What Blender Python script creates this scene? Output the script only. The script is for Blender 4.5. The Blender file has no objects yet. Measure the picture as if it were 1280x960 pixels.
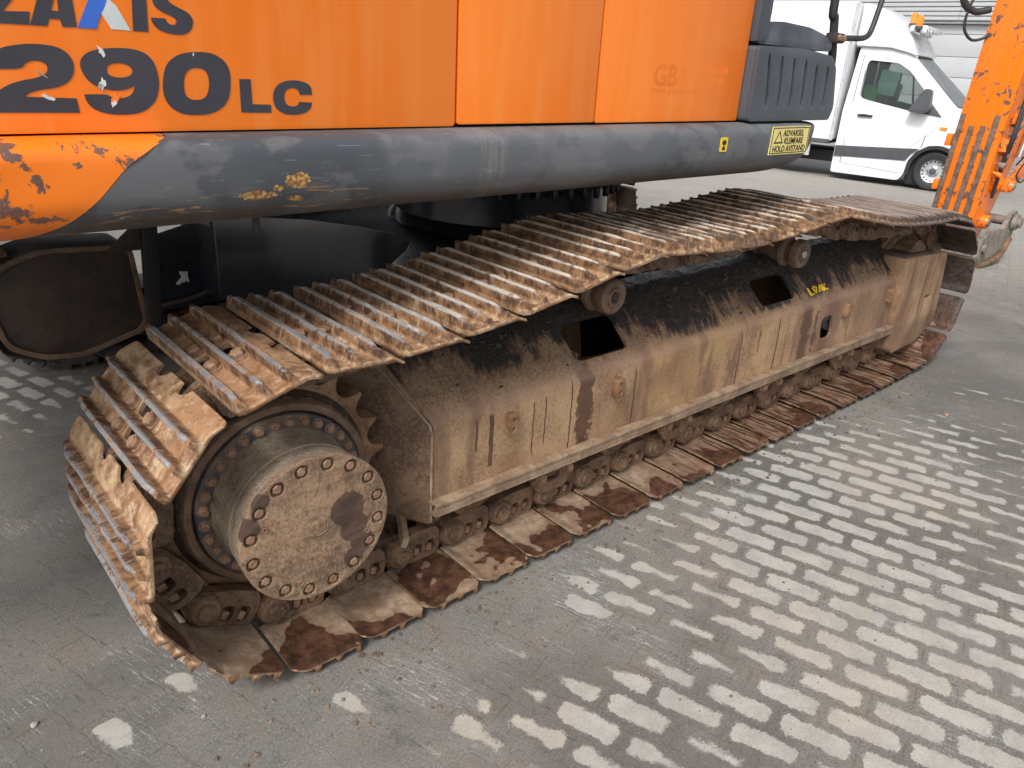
import bpy, bmesh, math, random
import numpy as np
from mathutils import Vector, Matrix, noise as mnoise
from mathutils.geometry import tessellate_polygon
random.seed(7); np.random.seed(7)
PI = math.pi
scene = bpy.context.scene
COL = scene.collection

# ------------------------------------------------------------------ camera
cam_d = bpy.data.cameras.new("camera"); cam = bpy.data.objects.new("camera", cam_d); COL.objects.link(cam)
CR = Vector((0.754482, -0.654137, 0.053498)); CU = Vector((0.222234, 0.331319, 0.916973)); CF = Vector((0.617551, 0.679951, -0.395346))
CP = Vector((-0.8322, -1.4522, 1.5277))
M = Matrix(((CR.x, CU.x, -CF.x, CP.x), (CR.y, CU.y, -CF.y, CP.y), (CR.z, CU.z, -CF.z, CP.z), (0, 0, 0, 1)))
cam.matrix_world = M
cam_d.sensor_width = 36.0; cam_d.lens = 957.357 / 1280 * 36; cam_d.clip_start = 0.05; cam_d.clip_end = 1500
scene.camera = cam
# ------------------------------------------------------------------ world, sun, exposure
SUN_EL, SUN_AZ = 46.0, 205.0      # azimuth: direction the sun stands in, degrees from +X counter-clockwise
world = bpy.data.worlds.new("World"); scene.world = world; world.use_nodes = True
wn = world.node_tree; wn.nodes.clear()
sky = wn.nodes.new("ShaderNodeTexSky"); sky.sky_type = 'NISHITA'; sky.sun_disc = False
sky.sun_elevation = math.radians(SUN_EL); sky.sun_rotation = math.radians(90 - SUN_AZ)
sky.air_density = 1.0; sky.dust_density = 4.0; sky.ozone_density = 1.0
hsv = wn.nodes.new("ShaderNodeHueSaturation"); hsv.inputs['Saturation'].default_value = 0.30
bg = wn.nodes.new("ShaderNodeBackground"); bg.inputs['Strength'].default_value = 0.125
wo = wn.nodes.new("ShaderNodeOutputWorld")
wn.links.new(sky.outputs[0], hsv.inputs['Color']); wn.links.new(hsv.outputs[0], bg.inputs[0]); wn.links.new(bg.outputs[0], wo.inputs[0])
sun_d = bpy.data.lights.new("sun", 'SUN'); sun_d.energy = 1.5; sun_d.angle = math.radians(14); sun_d.color = (1.0, 0.97, 0.93)
sun = bpy.data.objects.new("sun", sun_d); COL.objects.link(sun)
sd = Vector((math.cos(math.radians(SUN_AZ)) * math.cos(math.radians(SUN_EL)), math.sin(math.radians(SUN_AZ)) * math.cos(math.radians(SUN_EL)), math.sin(math.radians(SUN_EL))))
sun.rotation_euler = sd.to_track_quat('Z', 'Y').to_euler(); sun.location = (0, 0, 20)
scene.view_settings.view_transform = 'Standard'; scene.view_settings.look = 'None'
scene.view_settings.exposure = 0.55; scene.view_settings.gamma = 1.0

# ------------------------------------------------------------------ material helpers
class NT:
    def __init__(s, name):
        s.m = bpy.data.materials.new(name); s.m.use_nodes = True; s.t = s.m.node_tree; s.t.nodes.clear()
        s.out = s.n("ShaderNodeOutputMaterial"); s.b = s.n("ShaderNodeBsdfPrincipled"); s.l(s.b.outputs[0], s.out.inputs[0])
    def n(s, k): return s.t.nodes.new(k)
    def l(s, a, b): s.t.links.new(a, b)
    def put(s, sock, v):
        if hasattr(v, 'links') or isinstance(v, bpy.types.NodeSocket): s.l(v, sock)
        elif isinstance(v, (tuple, list)) and len(v) == 3 and sock.type == 'RGBA': sock.default_value = (*v, 1)
        else: sock.default_value = v
    def pos(s): return s.n("ShaderNodeNewGeometry").outputs['Position']
    def normal(s): return s.n("ShaderNodeNewGeometry").outputs['Normal']
    def obj(s, shift=True):
        o = s.n("ShaderNodeTexCoord").outputs['Object']
        if not shift: return o
        r = s.n("ShaderNodeObjectInfo").outputs['Random']
        v = s.n("ShaderNodeVectorMath"); v.operation = 'ADD'
        c = s.n("ShaderNodeCombineXYZ"); k = s.m_('MULTIPLY', r, 37.0)
        s.l(k, c.inputs[0]); s.l(k, c.inputs[1]); s.l(k, c.inputs[2])
        s.l(o, v.inputs[0]); s.l(c.outputs[0], v.inputs[1]); return v.outputs[0]
    def rnd(s): return s.n("ShaderNodeObjectInfo").outputs['Random']
    def scale(s, v, sc):
        k = s.n("ShaderNodeVectorMath"); k.operation = 'MULTIPLY'; s.l(v, k.inputs[0]); k.inputs[1].default_value = sc; return k.outputs[0]
    def noise(s, v, sc, det=4, rough=.55, dist=0.0):
        k = s.n("ShaderNodeTexNoise"); s.l(v, k.inputs['Vector']); k.inputs['Scale'].default_value = sc
        k.inputs['Detail'].default_value = det; k.inputs['Roughness'].default_value = rough; k.inputs['Distortion'].default_value = dist
        return k.outputs['Fac']
    def voro(s, v, sc, feat='F1'):
        k = s.n("ShaderNodeTexVoronoi"); k.feature = feat; s.l(v, k.inputs['Vector']); k.inputs['Scale'].default_value = sc; return k.outputs['Distance']
    def m_(s, op, a, b=None, clamp=False):
        k = s.n("ShaderNodeMath"); k.operation = op; k.use_clamp = clamp; s.put(k.inputs[0], a)
        if b is not None: s.put(k.inputs[1], b)
        return k.outputs[0]
    def sm(s, v, a, b, lo=0.0, hi=1.0):
        k = s.n("ShaderNodeMapRange"); k.interpolation_type = 'SMOOTHSTEP'; s.put(k.inputs['Value'], v)
        k.inputs['From Min'].default_value = a; k.inputs['From Max'].default_value = b
        k.inputs['To Min'].default_value = lo; k.inputs['To Max'].default_value = hi; return k.outputs['Result']
    def mix(s, f, a, b):
        k = s.n("ShaderNodeMix"); k.data_type = 'RGBA'; s.put(k.inputs['Factor'], f); s.put(k.inputs[6], a); s.put(k.inputs[7], b); return k.outputs[2]
    def mixf(s, f, a, b):
        k = s.n("ShaderNodeMix"); k.data_type = 'FLOAT'; s.put(k.inputs[0], f); s.put(k.inputs[2], a); s.put(k.inputs[3], b); return k.outputs[0]
    def sep(s, v):
        k = s.n("ShaderNodeSeparateXYZ"); s.l(v, k.inputs[0]); return k.outputs
    def attr(s, nm):
        k = s.n("ShaderNodeAttribute"); k.attribute_name = nm; return k.outputs['Fac']
    def uv(s): return s.n("ShaderNodeTexCoord").outputs['UV']
    def bump(s, h, st=.4, d=.004, prev=None):
        k = s.n("ShaderNodeBump"); s.l(h, k.inputs['Height']); k.inputs['Strength'].default_value = st; k.inputs['Distance'].default_value = d
        if prev is not None: s.l(prev, k.inputs['Normal'])
        return k.outputs[0]
    def done(s, col, rough=.6, metal=0.0, nrm=None, spec=None, coat=None, ior=None):
        s.put(s.b.inputs['Base Color'], col); s.put(s.b.inputs['Roughness'], rough); s.put(s.b.inputs['Metallic'], metal)
        if nrm is not None: s.l(nrm, s.b.inputs['Normal'])
        if spec is not None: s.put(s.b.inputs['Specular IOR Level'], spec)
        if coat is not None: s.b.inputs['Coat Weight'].default_value = coat; s.b.inputs['Coat Roughness'].default_value = .12
        return s.m

def plain(name, col, rough=.5, metal=0.0, var=.12, nscale=6, spec=None, coat=None, bump=.08):
    t = NT(name); v = t.obj(False)
    n = t.noise(v, nscale, 5, .6); n2 = t.noise(v, nscale * 9, 3)
    a = tuple(max(0, c * (1 - var)) for c in col); b = tuple(min(1, c * (1 + var)) for c in col)
    c = t.mix(t.sm(n, .35, .65), a, b)
    r = t.m_('ADD', t.m_('MULTIPLY', n2, .2), rough - .1)
    return t.done(c, r, metal, t.bump(n2, bump, .002), spec, coat)

def m_shoe():
    t = NT("muddy_rusty_steel"); v = t.obj(); w = t.attr('wear'); inn = t.attr('inner'); px = t.sep(t.pos())
    n1 = t.noise(v, 9, 5, .6, .4); n2 = t.noise(v, 30, 5, .65); n3 = t.noise(v, 110, 3, .6); n4 = t.noise(v, 4.5, 4, .6)
    c = t.mix(t.sm(n1, .35, .62), (.22, .112, .055), (.42, .265, .145))
    c = t.mix(t.m_('MULTIPLY', t.sm(n2, .50, .64), .8), c, (.54, .41, .27)); c = t.mix(t.m_('MULTIPLY', t.sm(n2, .46, .36), .7), c, (.11, .056, .032))
    c = t.mix(t.m_('MULTIPLY', t.sm(n4, .50, .62), .55), c, (.30, .135, .055))
    c = t.mix(t.m_('MULTIPLY', t.sm(n3, .58, .75), .5), c, (.12, .06, .03))
    sv = t.scale(v, (9.0, 3.0, 3.0)); st = t.noise(sv, 14, 4, .6)
    c = t.mix(t.m_('MULTIPLY', t.sm(st, .60, .72), .55), c, (.58, .53, .46))
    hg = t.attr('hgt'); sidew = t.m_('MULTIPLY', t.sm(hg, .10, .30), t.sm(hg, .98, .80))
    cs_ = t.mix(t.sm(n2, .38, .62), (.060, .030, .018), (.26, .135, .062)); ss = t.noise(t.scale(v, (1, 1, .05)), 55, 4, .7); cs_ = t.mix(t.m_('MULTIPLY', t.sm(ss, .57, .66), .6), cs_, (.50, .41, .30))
    c = t.mix(t.m_('MULTIPLY', sidew, .88), c, cs_)  # grouser flanks: rusty grime, with crevice shade put into the colour
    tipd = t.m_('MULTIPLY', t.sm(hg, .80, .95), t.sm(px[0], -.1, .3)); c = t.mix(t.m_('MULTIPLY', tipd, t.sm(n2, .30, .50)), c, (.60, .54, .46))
    # oily dark film on the middle of the upper run
    oil = t.m_('MULTIPLY', t.sm(px[0], .5, 1.4), t.sm(t.noise(v, 7, 4, .7), .46, .60))
    oil = t.m_('MULTIPLY', oil, .8)
    c = t.mix(oil, c, (.075, .045, .03))
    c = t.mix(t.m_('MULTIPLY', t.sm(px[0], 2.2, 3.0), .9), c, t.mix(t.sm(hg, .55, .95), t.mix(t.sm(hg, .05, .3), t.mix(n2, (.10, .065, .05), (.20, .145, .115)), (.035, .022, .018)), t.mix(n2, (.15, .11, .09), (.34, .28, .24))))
    # polished grouser tips
    wn_ = t.m_('MULTIPLY', t.sm(w, .55, .9), t.sm(t.m_('ADD', n2, t.m_('MULTIPLY', n3, .5)), .60, .86))
    wn_ = t.m_('MULTIPLY', wn_, t.sm(px[0], .5, -.1, .55, 1.0))
    wn_ = t.m_('MULTIPLY', wn_, t.sm(px[0], .9, .2)); c = t.mix(wn_, c, t.mix(n3, (.26, .28, .30), (.44, .47, .50)))
    # inner face of the plates
    i1 = t.noise(t.scale(v, (1.3, 1, 1)), 4.2, 4, .45, .25); edge = t.sm(t.sep(t.obj(False))[1], .23, .02)
    wet = t.sm(t.m_('ADD', i1, t.m_('MULTIPLY', edge, .20)), .668, .680)
    strk = t.sm(t.noise(t.scale(v, (22.0, 1.4, 1.0)), 4, 4, .6), .49, .52)
    wet2 = t.m_('MULTIPLY', strk, t.sm(px[0], 1.2, 1.9))
    wet = t.m_('MAXIMUM', wet, wet2)
    ci = t.mix(t.sm(n2, .35, .65), (.24, .16, .105), (.39, .29, .20)); ci = t.mix(t.m_('MULTIPLY', t.sm(n1, .5, .64), .5), ci, (.21, .115, .06))
    halo = t.sm(t.m_('ADD', t.m_('ADD', i1, t.m_('MULTIPLY', edge, .20)), t.m_('MULTIPLY', n2, .08)), .62, .72); ci = t.mix(t.m_('MULTIPLY', halo, .6), ci, (.17, .095, .055))
    ci = t.mix(t.m_('MULTIPLY', t.sm(px[0], 1.0, 1.9), .55), ci, (.17, .09, .055))
    ci = t.mix(t.m_('MULTIPLY', t.sm(n3, .45, .34), .5), ci, (.18, .11, .07))
    ci = t.mix(t.m_('MULTIPLY', wet, .93), ci, t.mix(t.sm(n2, .35, .65), (.030, .014, .010), (.105, .046, .026)))
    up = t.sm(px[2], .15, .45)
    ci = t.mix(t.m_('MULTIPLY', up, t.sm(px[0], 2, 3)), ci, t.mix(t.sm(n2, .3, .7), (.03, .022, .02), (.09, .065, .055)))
    c = t.mix(inn, c, ci)
    rough = t.mixf(t.m_('MULTIPLY', inn, wet), .72, .34); rough = t.mixf(wn_, rough, .38); rough = t.mixf(oil, rough, .45)
    bm = t.bump(n2, .55, .006); bm = t.bump(n3, .5, .003, bm)
    return t.done(c, rough, t.m_('MULTIPLY', wn_, .55), bm)

def m_rust(name, a, b, dark=(.08, .04, .025), nscale=8, rough=.7, st=.5, darkamt=.5, dust=None):
    t = NT(name); v = t.obj(); n1 = t.noise(v, nscale, 5, .6, .3); n2 = t.noise(v, nscale * 5, 5, .65); n3 = t.noise(v, nscale * 16, 3)
    c = t.mix(t.sm(n1, .35, .65), a, b)
    c = t.mix(t.m_('MULTIPLY', t.sm(n2, .52, .68), darkamt), c, dark)
    if dust: c = t.mix(t.m_('MULTIPLY', t.sm(n3, .45, .7), .5), c, dust)
    bm = t.bump(n2, st, .006); bm = t.bump(n3, st, .002, bm)
    return t.done(c, t.mixf(n2, rough - .15, rough + .15), 0.0, bm)

DRIPS = [(.489, .40, .50, .004), (.548, .33, .505, .008), (.725, .32, .50, .0022), (.778, .34, .503, .0022), (.897, .25, .535, .0028), (1.228, .26, .50, .003), (1.90, .28, .51, .0035), (2.04, .40, .50, .003), (2.19, .28, .52, .004),
         (2.60, .25, .35, .004), (3.42, .20, .60, .003), (3.60, .18, .62, .003), (2.86, .30, .45, .002)]
PATCH = [(.965, .245, .60, .034), (2.43, .27, .535, .040), (2.52, .30, .50, .014)]
def m_frame(name="caked_track_frame", oily=True):
    t = NT(name); p = t.pos(); s = t.sep(p); x, z = s[0], s[2]
    n1 = t.noise(p, 5, 5, .6, .3); n2 = t.noise(p, 24, 6, .72); n3 = t.noise(p, 95, 5, .7); n4 = t.noise(p, 260, 3, .7)
    c = t.mix(t.sm(n1, .32, .68), (.255, .138, .070), (.45, .285, .155))
    c = t.mix(t.m_('MULTIPLY', t.sm(n3, .42, .62), .5), c, (.48, .335, .215)); c = t.mix(t.m_('MULTIPLY', t.sm(n3, .46, .34), .45), c, (.16, .088, .052))
    c = t.mix(t.m_('MULTIPLY', t.sm(n4, .55, .7), .35), c, (.52, .43, .32))
    gold = t.m_('MULTIPLY', t.m_('MULTIPLY', t.sm(x, 1.15, 1.4), t.sm(x, 2.3, 1.8)), t.sm(n1, .38, .6))
    c = t.mix(t.m_('MULTIPLY', gold, .45), c, (.44, .27, .095))
    sx = t.noise(t.scale(p, (1.0, .25, .22)), 7, 5, .6); damp = t.sm(sx, .50, .66)
    c = t.mix(t.m_('MULTIPLY', damp, .62), c, (.115, .062, .042)); rr2 = t.noise(p, 3.3, 4, .6); c = t.mix(t.m_('MULTIPLY', t.sm(rr2, .52, .66), .45), c, (.20, .105, .055))
    c = t.mix(t.m_('MULTIPLY', t.sm(t.m_('ADD', z, t.m_('MULTIPLY', n2, .08)), .345, .29), .45), c, (.13, .08, .055))
    fs = t.noise(t.scale(p, (1.0, .25, .03)), 42, 3, .6); c = t.mix(t.m_('MULTIPLY', t.sm(fs, .56, .66), t.sm(x, 1.6, 2.6, .12, .5)), c, (.11, .06, .042))
    wob = t.m_('MULTIPLY', t.m_('SUBTRACT', t.noise(t.scale(p, (.0, .0, 1.0)), 16, 3, .6), .5), .022); wobw = t.m_('MULTIPLY', t.m_('SUBTRACT', n3, .5), .010)
    xx = t.m_('ADD', x, wob); wet = None
    for (x0, z0, z1, w) in DRIPS:
        d = t.m_('SUBTRACT', t.m_('ABSOLUTE', t.m_('SUBTRACT', xx, x0)), wobw if w > .003 else t.m_('MULTIPLY', wobw, .3))
        k = t.m_('MULTIPLY', t.sm(d, w + .0012, w), t.m_('MULTIPLY', t.sm(z, z0, z0 + .004), t.sm(z, z1 + .015, z1))); wet = k if wet is None else t.m_('MAXIMUM', wet, k)
    wobp = t.m_('ADD', t.m_('MULTIPLY', t.m_('SUBTRACT', n2, .5), .15), wobw)
    for (x0, z0, z1, w) in PATCH:
        d = t.m_('SUBTRACT', t.m_('ABSOLUTE', t.m_('SUBTRACT', xx, x0)), wobp)
        k = t.m_('MULTIPLY', t.sm(d, w + .002, w), t.m_('MULTIPLY', t.sm(z, z0, z0 + .01), t.sm(z, z1 + .015, z1))); wet = t.m_('MAXIMUM', wet, k)
    c = t.mix(t.m_('MULTIPLY', wet, .90), c, t.mix(t.sm(n2, .35, .6), (.045, .022, .016), (.10, .046, .028)))
    fr = t.m_('MULTIPLY', t.sm(x, 2.25, 2.6), t.sm(sx, .38, .55, .35, .75)); c = t.mix(t.m_('MULTIPLY', fr, .75 if oily else .35), c, (.15, .085, .060))
    if not oily:
        return t.done(c, t.mixf(wet, .78, .45), 0.0, t.bump(n3, .45, .003, t.bump(n2, .2, .006)))
    # soil and black oil lying on the sloping top
    soil = t.sm(t.m_('ADD', z, t.m_('MULTIPLY', t.m_('SUBTRACT', n2, .5), .10)), .548, .585)
    cs = t.mix(t.sm(n3, .36, .56), (.135, .070, .040), (.36, .23, .13)); cs = t.mix(t.sm(n4, .54, .68), cs, (.48, .40, .31))
    cs = t.mix(t.m_('MULTIPLY', t.sm(n2, .5, .62), .6), cs, (.37, .25, .16))
    c = t.mix(t.m_('MULTIPLY', soil, .75), c, cs); bend = t.m_('MULTIPLY', t.sm(z, .515, .535), t.sm(z, .575, .552)); c = t.mix(t.m_('MULTIPLY', bend, .45), c, (.25, .155, .115))
    run = t.noise(t.scale(p, (1.0, .30, .30)), 17, 6, .72); big = t.noise(p, 3.1, 3, .6)
    lev = t.m_('ADD', t.m_('ADD', z, t.m_('MULTIPLY', t.m_('SUBTRACT', run, .5), .42)), t.m_('MULTIPLY', t.m_('SUBTRACT', big, .5), .42))
    lev = t.m_('ADD', lev, t.m_('MULTIPLY', t.m_('SUBTRACT', n3, .5), .10)); lev = t.m_('ADD', lev, t.sm(x, 1.0, 2.4, .012, .075))
    oil = t.m_('MULTIPLY', t.sm(lev, .650, .672), t.sm(z, .555, .58))
    red = t.m_('MULTIPLY', t.sm(lev, .62, .65), t.sm(z, .555, .58)); c = t.mix(t.m_('MULTIPLY', red, .7), c, (.12, .052, .032))
    co = t.mix(t.sm(n3, .42, .62), (.006, .006, .008), (.050, .036, .028)); co = t.mix(t.sm(n4, .62, .72), co, (.20, .20, .20)); co = t.mix(t.m_('MULTIPLY', t.sm(n2, .60, .70), .6), co, (.10, .12, .14))
    c = t.mix(t.m_('MULTIPLY', oil, .96), c, co)
    blue = t.m_('MULTIPLY', t.sm(n2, .58, .64), t.m_('MULTIPLY', t.sm(z, .55, .59), t.sm(n1, .5, .6)))
    c = t.mix(t.m_('MULTIPLY', blue, .5), c, (.16, .21, .21))
    r = t.mixf(oil, .80, .40); r = t.mixf(wet, r, .45)
    h = t.m_('MULTIPLY', t.m_('ADD', n2, t.m_('MULTIPLY', n3, .5)), t.sm(z, .54, .6, .06, 1.0))
    bm = t.bump(h, 1.0, .030); bm = t.bump(n4, .5, .003, bm)
    return t.done(c, r, 0.0, bm)

def m_orange(name, chips=.0, fade=.5):
    t = NT(name); p = t.pos(); s = t.sep(p)
    st = t.noise(t.scale(p, (3.0, 3.0, .25)), 7, 4, .55); n2 = t.noise(p, 1.6, 3, .5); n3 = t.noise(p, 60, 3)
    c = t.mix(t.m_('MULTIPLY', t.sm(st, .45, .68), fade), (.93, .205, .008), (.94, .255, .035))
    c = t.mix(t.m_('MULTIPLY', t.sm(n2, .42, .62), fade * .6), c, (.95, .27, .045))
    r = t.mixf(t.sm(st, .4, .7), .30, .46); bm = t.bump(n2, .08, .01)
    if name == 'battered_orange_paint':
        nb = t.noise(p, 34, 6, .8, .5)
        for (cx, cz, ax, az) in ((-.592, 1.335, .014, .007), (-.577, 1.318, .012, .007), (-.562, 1.300, .010, .009), (-.552, 1.280, .010, .012), (-.545, 1.262, .008, .012), (-.585, 1.225, .022, .010), (-.545, 1.205, .025, .008), (-.48, 1.30, .008, .006)):
            q = t.m_('SQRT', t.m_('ADD', t.m_('POWER', t.m_('DIVIDE', t.m_('SUBTRACT', s[0], cx), ax), 2.0), t.m_('POWER', t.m_('DIVIDE', t.m_('SUBTRACT', s[2], cz), az), 2.0)))
            k = t.sm(t.m_('ADD', q, t.m_('MULTIPLY', t.m_('SUBTRACT', nb, .5), 6.5)), 1.0, .9); c = t.mix(k, c, t.mix(n3, (.07, .045, .045), (.25, .13, .09)))
    if chips:
        a = t.noise(p, 14, 6, .72, .6); b = t.noise(p, 3.5, 3, .6); ch = t.sm(t.m_('ADD', a, t.m_('MULTIPLY', b, .5)), .90 - chips, .915 - chips)
        rim = t.sm(t.m_('ADD', a, t.m_('MULTIPLY', b, .5)), .875 - chips, .90 - chips)
        c = t.mix(t.m_('MULTIPLY', rim, .6), c, (.55, .13, .02)); c = t.mix(ch, c, t.mix(n3, (.10, .055, .04), (.22, .13, .10)))
        r = t.mixf(ch, r, .75); bm = t.bump(t.m_('SUBTRACT', 1.0, ch), .5, .002, bm)
    return t.done(c, r, 0.0, bm, coat=.15)

def m_skirt():
    t = NT("scuffed_grey_paint"); p = t.pos(); s = t.sep(p)
    n = t.noise(t.scale(p, (1, 1, 1.6)), 5, 5, .6); n2 = t.noise(p, 2.0, 3, .5); sc = t.noise(t.scale(p, (1.0, 6, 7.0)), 9, 5, .7, .8); n3 = t.noise(p, 70, 3)
    c = t.mix(t.sm(n2, .40, .60), (.070, .078, .090), (.115, .124, .138))
    film = t.m_('MULTIPLY', t.sm(n, .46, .54), .4); c = t.mix(film, c, (.20, .20, .205))
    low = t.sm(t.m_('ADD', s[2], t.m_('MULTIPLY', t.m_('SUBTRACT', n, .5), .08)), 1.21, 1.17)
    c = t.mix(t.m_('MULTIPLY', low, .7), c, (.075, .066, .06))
    # pale run of dried slurry below the door seam
    dx = t.m_('ABSOLUTE', t.m_('SUBTRACT', s[0], .49)); run = t.m_('MULTIPLY', t.sm(dx, .05, .035), t.sm(t.noise(t.scale(p, (5, .3, .3)), 30, 3, .6), .42, .60))
    c = t.mix(t.m_('MULTIPLY', run, .30), c, (.30, .28, .24))
    # rust and scrapes along the low left part
    sel = t.m_('MULTIPLY', t.sm(s[0], .35, .0), t.sm(s[2], 1.25, 1.215)); r1 = t.m_('MULTIPLY', t.sm(sc, .60, .63), sel)
    c = t.mix(r1, c, t.mix(n3, (.30, .15, .05), (.52, .36, .16)))
    for (cx, cz, ax, az) in ((-.055, 1.252, .030, .017), (-.060, 1.212, .020, .006), (-.15, 1.225, .050, .010), (-.105, 1.236, .014, .008)):
        q = t.m_('SQRT', t.m_('ADD', t.m_('POWER', t.m_('DIVIDE', t.m_('SUBTRACT', s[0], cx), ax), 2.0), t.m_('POWER', t.m_('DIVIDE', t.m_('SUBTRACT', s[2], cz), az), 2.0)))
        nb = t.noise(p, 42, 5, .75); k = t.sm(t.m_('ADD', q, t.m_('MULTIPLY', t.m_('SUBTRACT', nb, .5), 2.6)), 1.0, .88)
        c = t.mix(k, c, t.mix(t.sm(t.noise(p, 120, 3), .4, .6), (.26, .11, .03), (.62, .40, .16)))
    scr = t.sm(t.noise(t.scale(p, (1.0, 1, 14)), 6, 3, .6, 1.5), .685, .70); c = t.mix(t.m_('MULTIPLY', scr, .4), c, (.34, .35, .37))
    return t.done(c, t.mixf(t.sm(n, .4, .6), .50, .68), 0.0, t.bump(n3, .10, .002, t.bump(n2, .25, .02)))

BLOBS = [(1.75, -.75, .95, -.62), (1.25, -.35, .55, -.38), (.95, -1.15, .35, -.35), (2.3, -.25, .55, -.40), (3.2, -.6, .7, -.38), (.55, -.45, .28, -.30), (.25, -.62, .22, -.18),
         (-.44, .19, .07, -.85), (-.62, .13, .08, -.9), (-.14, -.13, .08, -.75), (.05, -.40, .12, -.55), (.26, -.52, .16, -.5), (.50, -.70, .25, -.55), (.72, -.92, .22, -.5), (.9, -1.15, .25, -.45), (.35, -.22, .10, -.45), (.62, -.18, .14, -.4), (1.2, -.9, .5, -.25), (-.55, 2.45, .60, -.75), (.75, -.2, .22, -.28), (.10, -.32, .10, -.32)]
def ground_common(t, p):
    """returns dirt colour, coverage, noises"""
    n1 = t.noise(p, 1.3, 5, .6); n2 = t.noise(p, 7, 6, .68); n3 = t.noise(p, 150, 5, .85); n4 = t.noise(p, 55, 5, .75)
    d = t.mix(t.sm(n1, .35, .65), (.138, .132, .121), (.200, .186, .165))
    d = t.mix(t.m_('MULTIPLY', t.sm(n2, .50, .66), .55), d, (.205, .165, .122))
    d = t.mix(t.m_('MULTIPLY', t.sm(n2, .44, .34), .5), d, (.085, .083, .082))
    d = t.mix(t.m_('MULTIPLY', t.sm(n4, .52, .64), .35), d, (.225, .212, .19)); d = t.mix(t.m_('MULTIPLY', t.sm(n4, .46, .36), .4), d, (.075, .072, .067))
    d = t.mix(t.m_('MULTIPLY', t.sm(n3, .53, .62), .6), d, (.34, .325, .30)); d = t.mix(t.m_('MULTIPLY', t.sm(n3, .46, .38), .6), d, (.05, .048, .045))
    lo_ = t.noise(p, .85, 5, .62, .6); d = t.mix(t.m_('MULTIPLY', t.sm(lo_, .50, .60), .40), d, (.082, .078, .072)); d = t.mix(t.m_('MULTIPLY', t.sm(lo_, .46, .36), .35), d, (.235, .222, .20))
    rot = t.n("ShaderNodeVectorRotate"); rot.rotation_type = 'Z_AXIS'; t.l(p, rot.inputs['Vector']); rot.inputs['Angle'].default_value = 1.25
    stx = t.noise(t.scale(rot.outputs[0], (3.0, 26.0, 1)), 5, 6, .78)
    ch = t.m_('MULTIPLY', t.sm(stx, .52, .66), t.sm(t.noise(p, 2.1, 3, .55), .54, .66))
    ch = t.m_('MULTIPLY', ch, t.sm(n3, .40, .54))
    d = t.mix(t.m_('MULTIPLY', ch, .85), d, (.62, .66, .72))
    dk = t.m_('MULTIPLY', t.sm(t.noise(t.scale(rot.outputs[0], (2.0, 9.0, 1)), 7, 5, .7), .60, .66), t.sm(n1, .45, .55)); d = t.mix(t.m_('MULTIPLY', dk, .65), d, (.05, .047, .045))
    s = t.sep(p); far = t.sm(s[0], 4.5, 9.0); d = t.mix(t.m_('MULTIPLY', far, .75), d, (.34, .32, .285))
    return d, n1, n2, n3, n4
def m_dirt():
    t = NT("packed_grey_dirt"); p = t.pos(); d, n1, n2, n3, n4 = ground_common(t, p)
    s = t.sep(p); wv = t.noise(t.scale(p, (2.6, 1.0, 1)), 2.2, 2, .4, .6)
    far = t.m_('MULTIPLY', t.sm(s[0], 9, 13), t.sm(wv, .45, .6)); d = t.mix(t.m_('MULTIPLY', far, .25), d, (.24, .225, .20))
    return t.done(d, .9, 0.0, t.bump(n4, .3, .004, t.bump(n3, .35, .002)))
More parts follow.
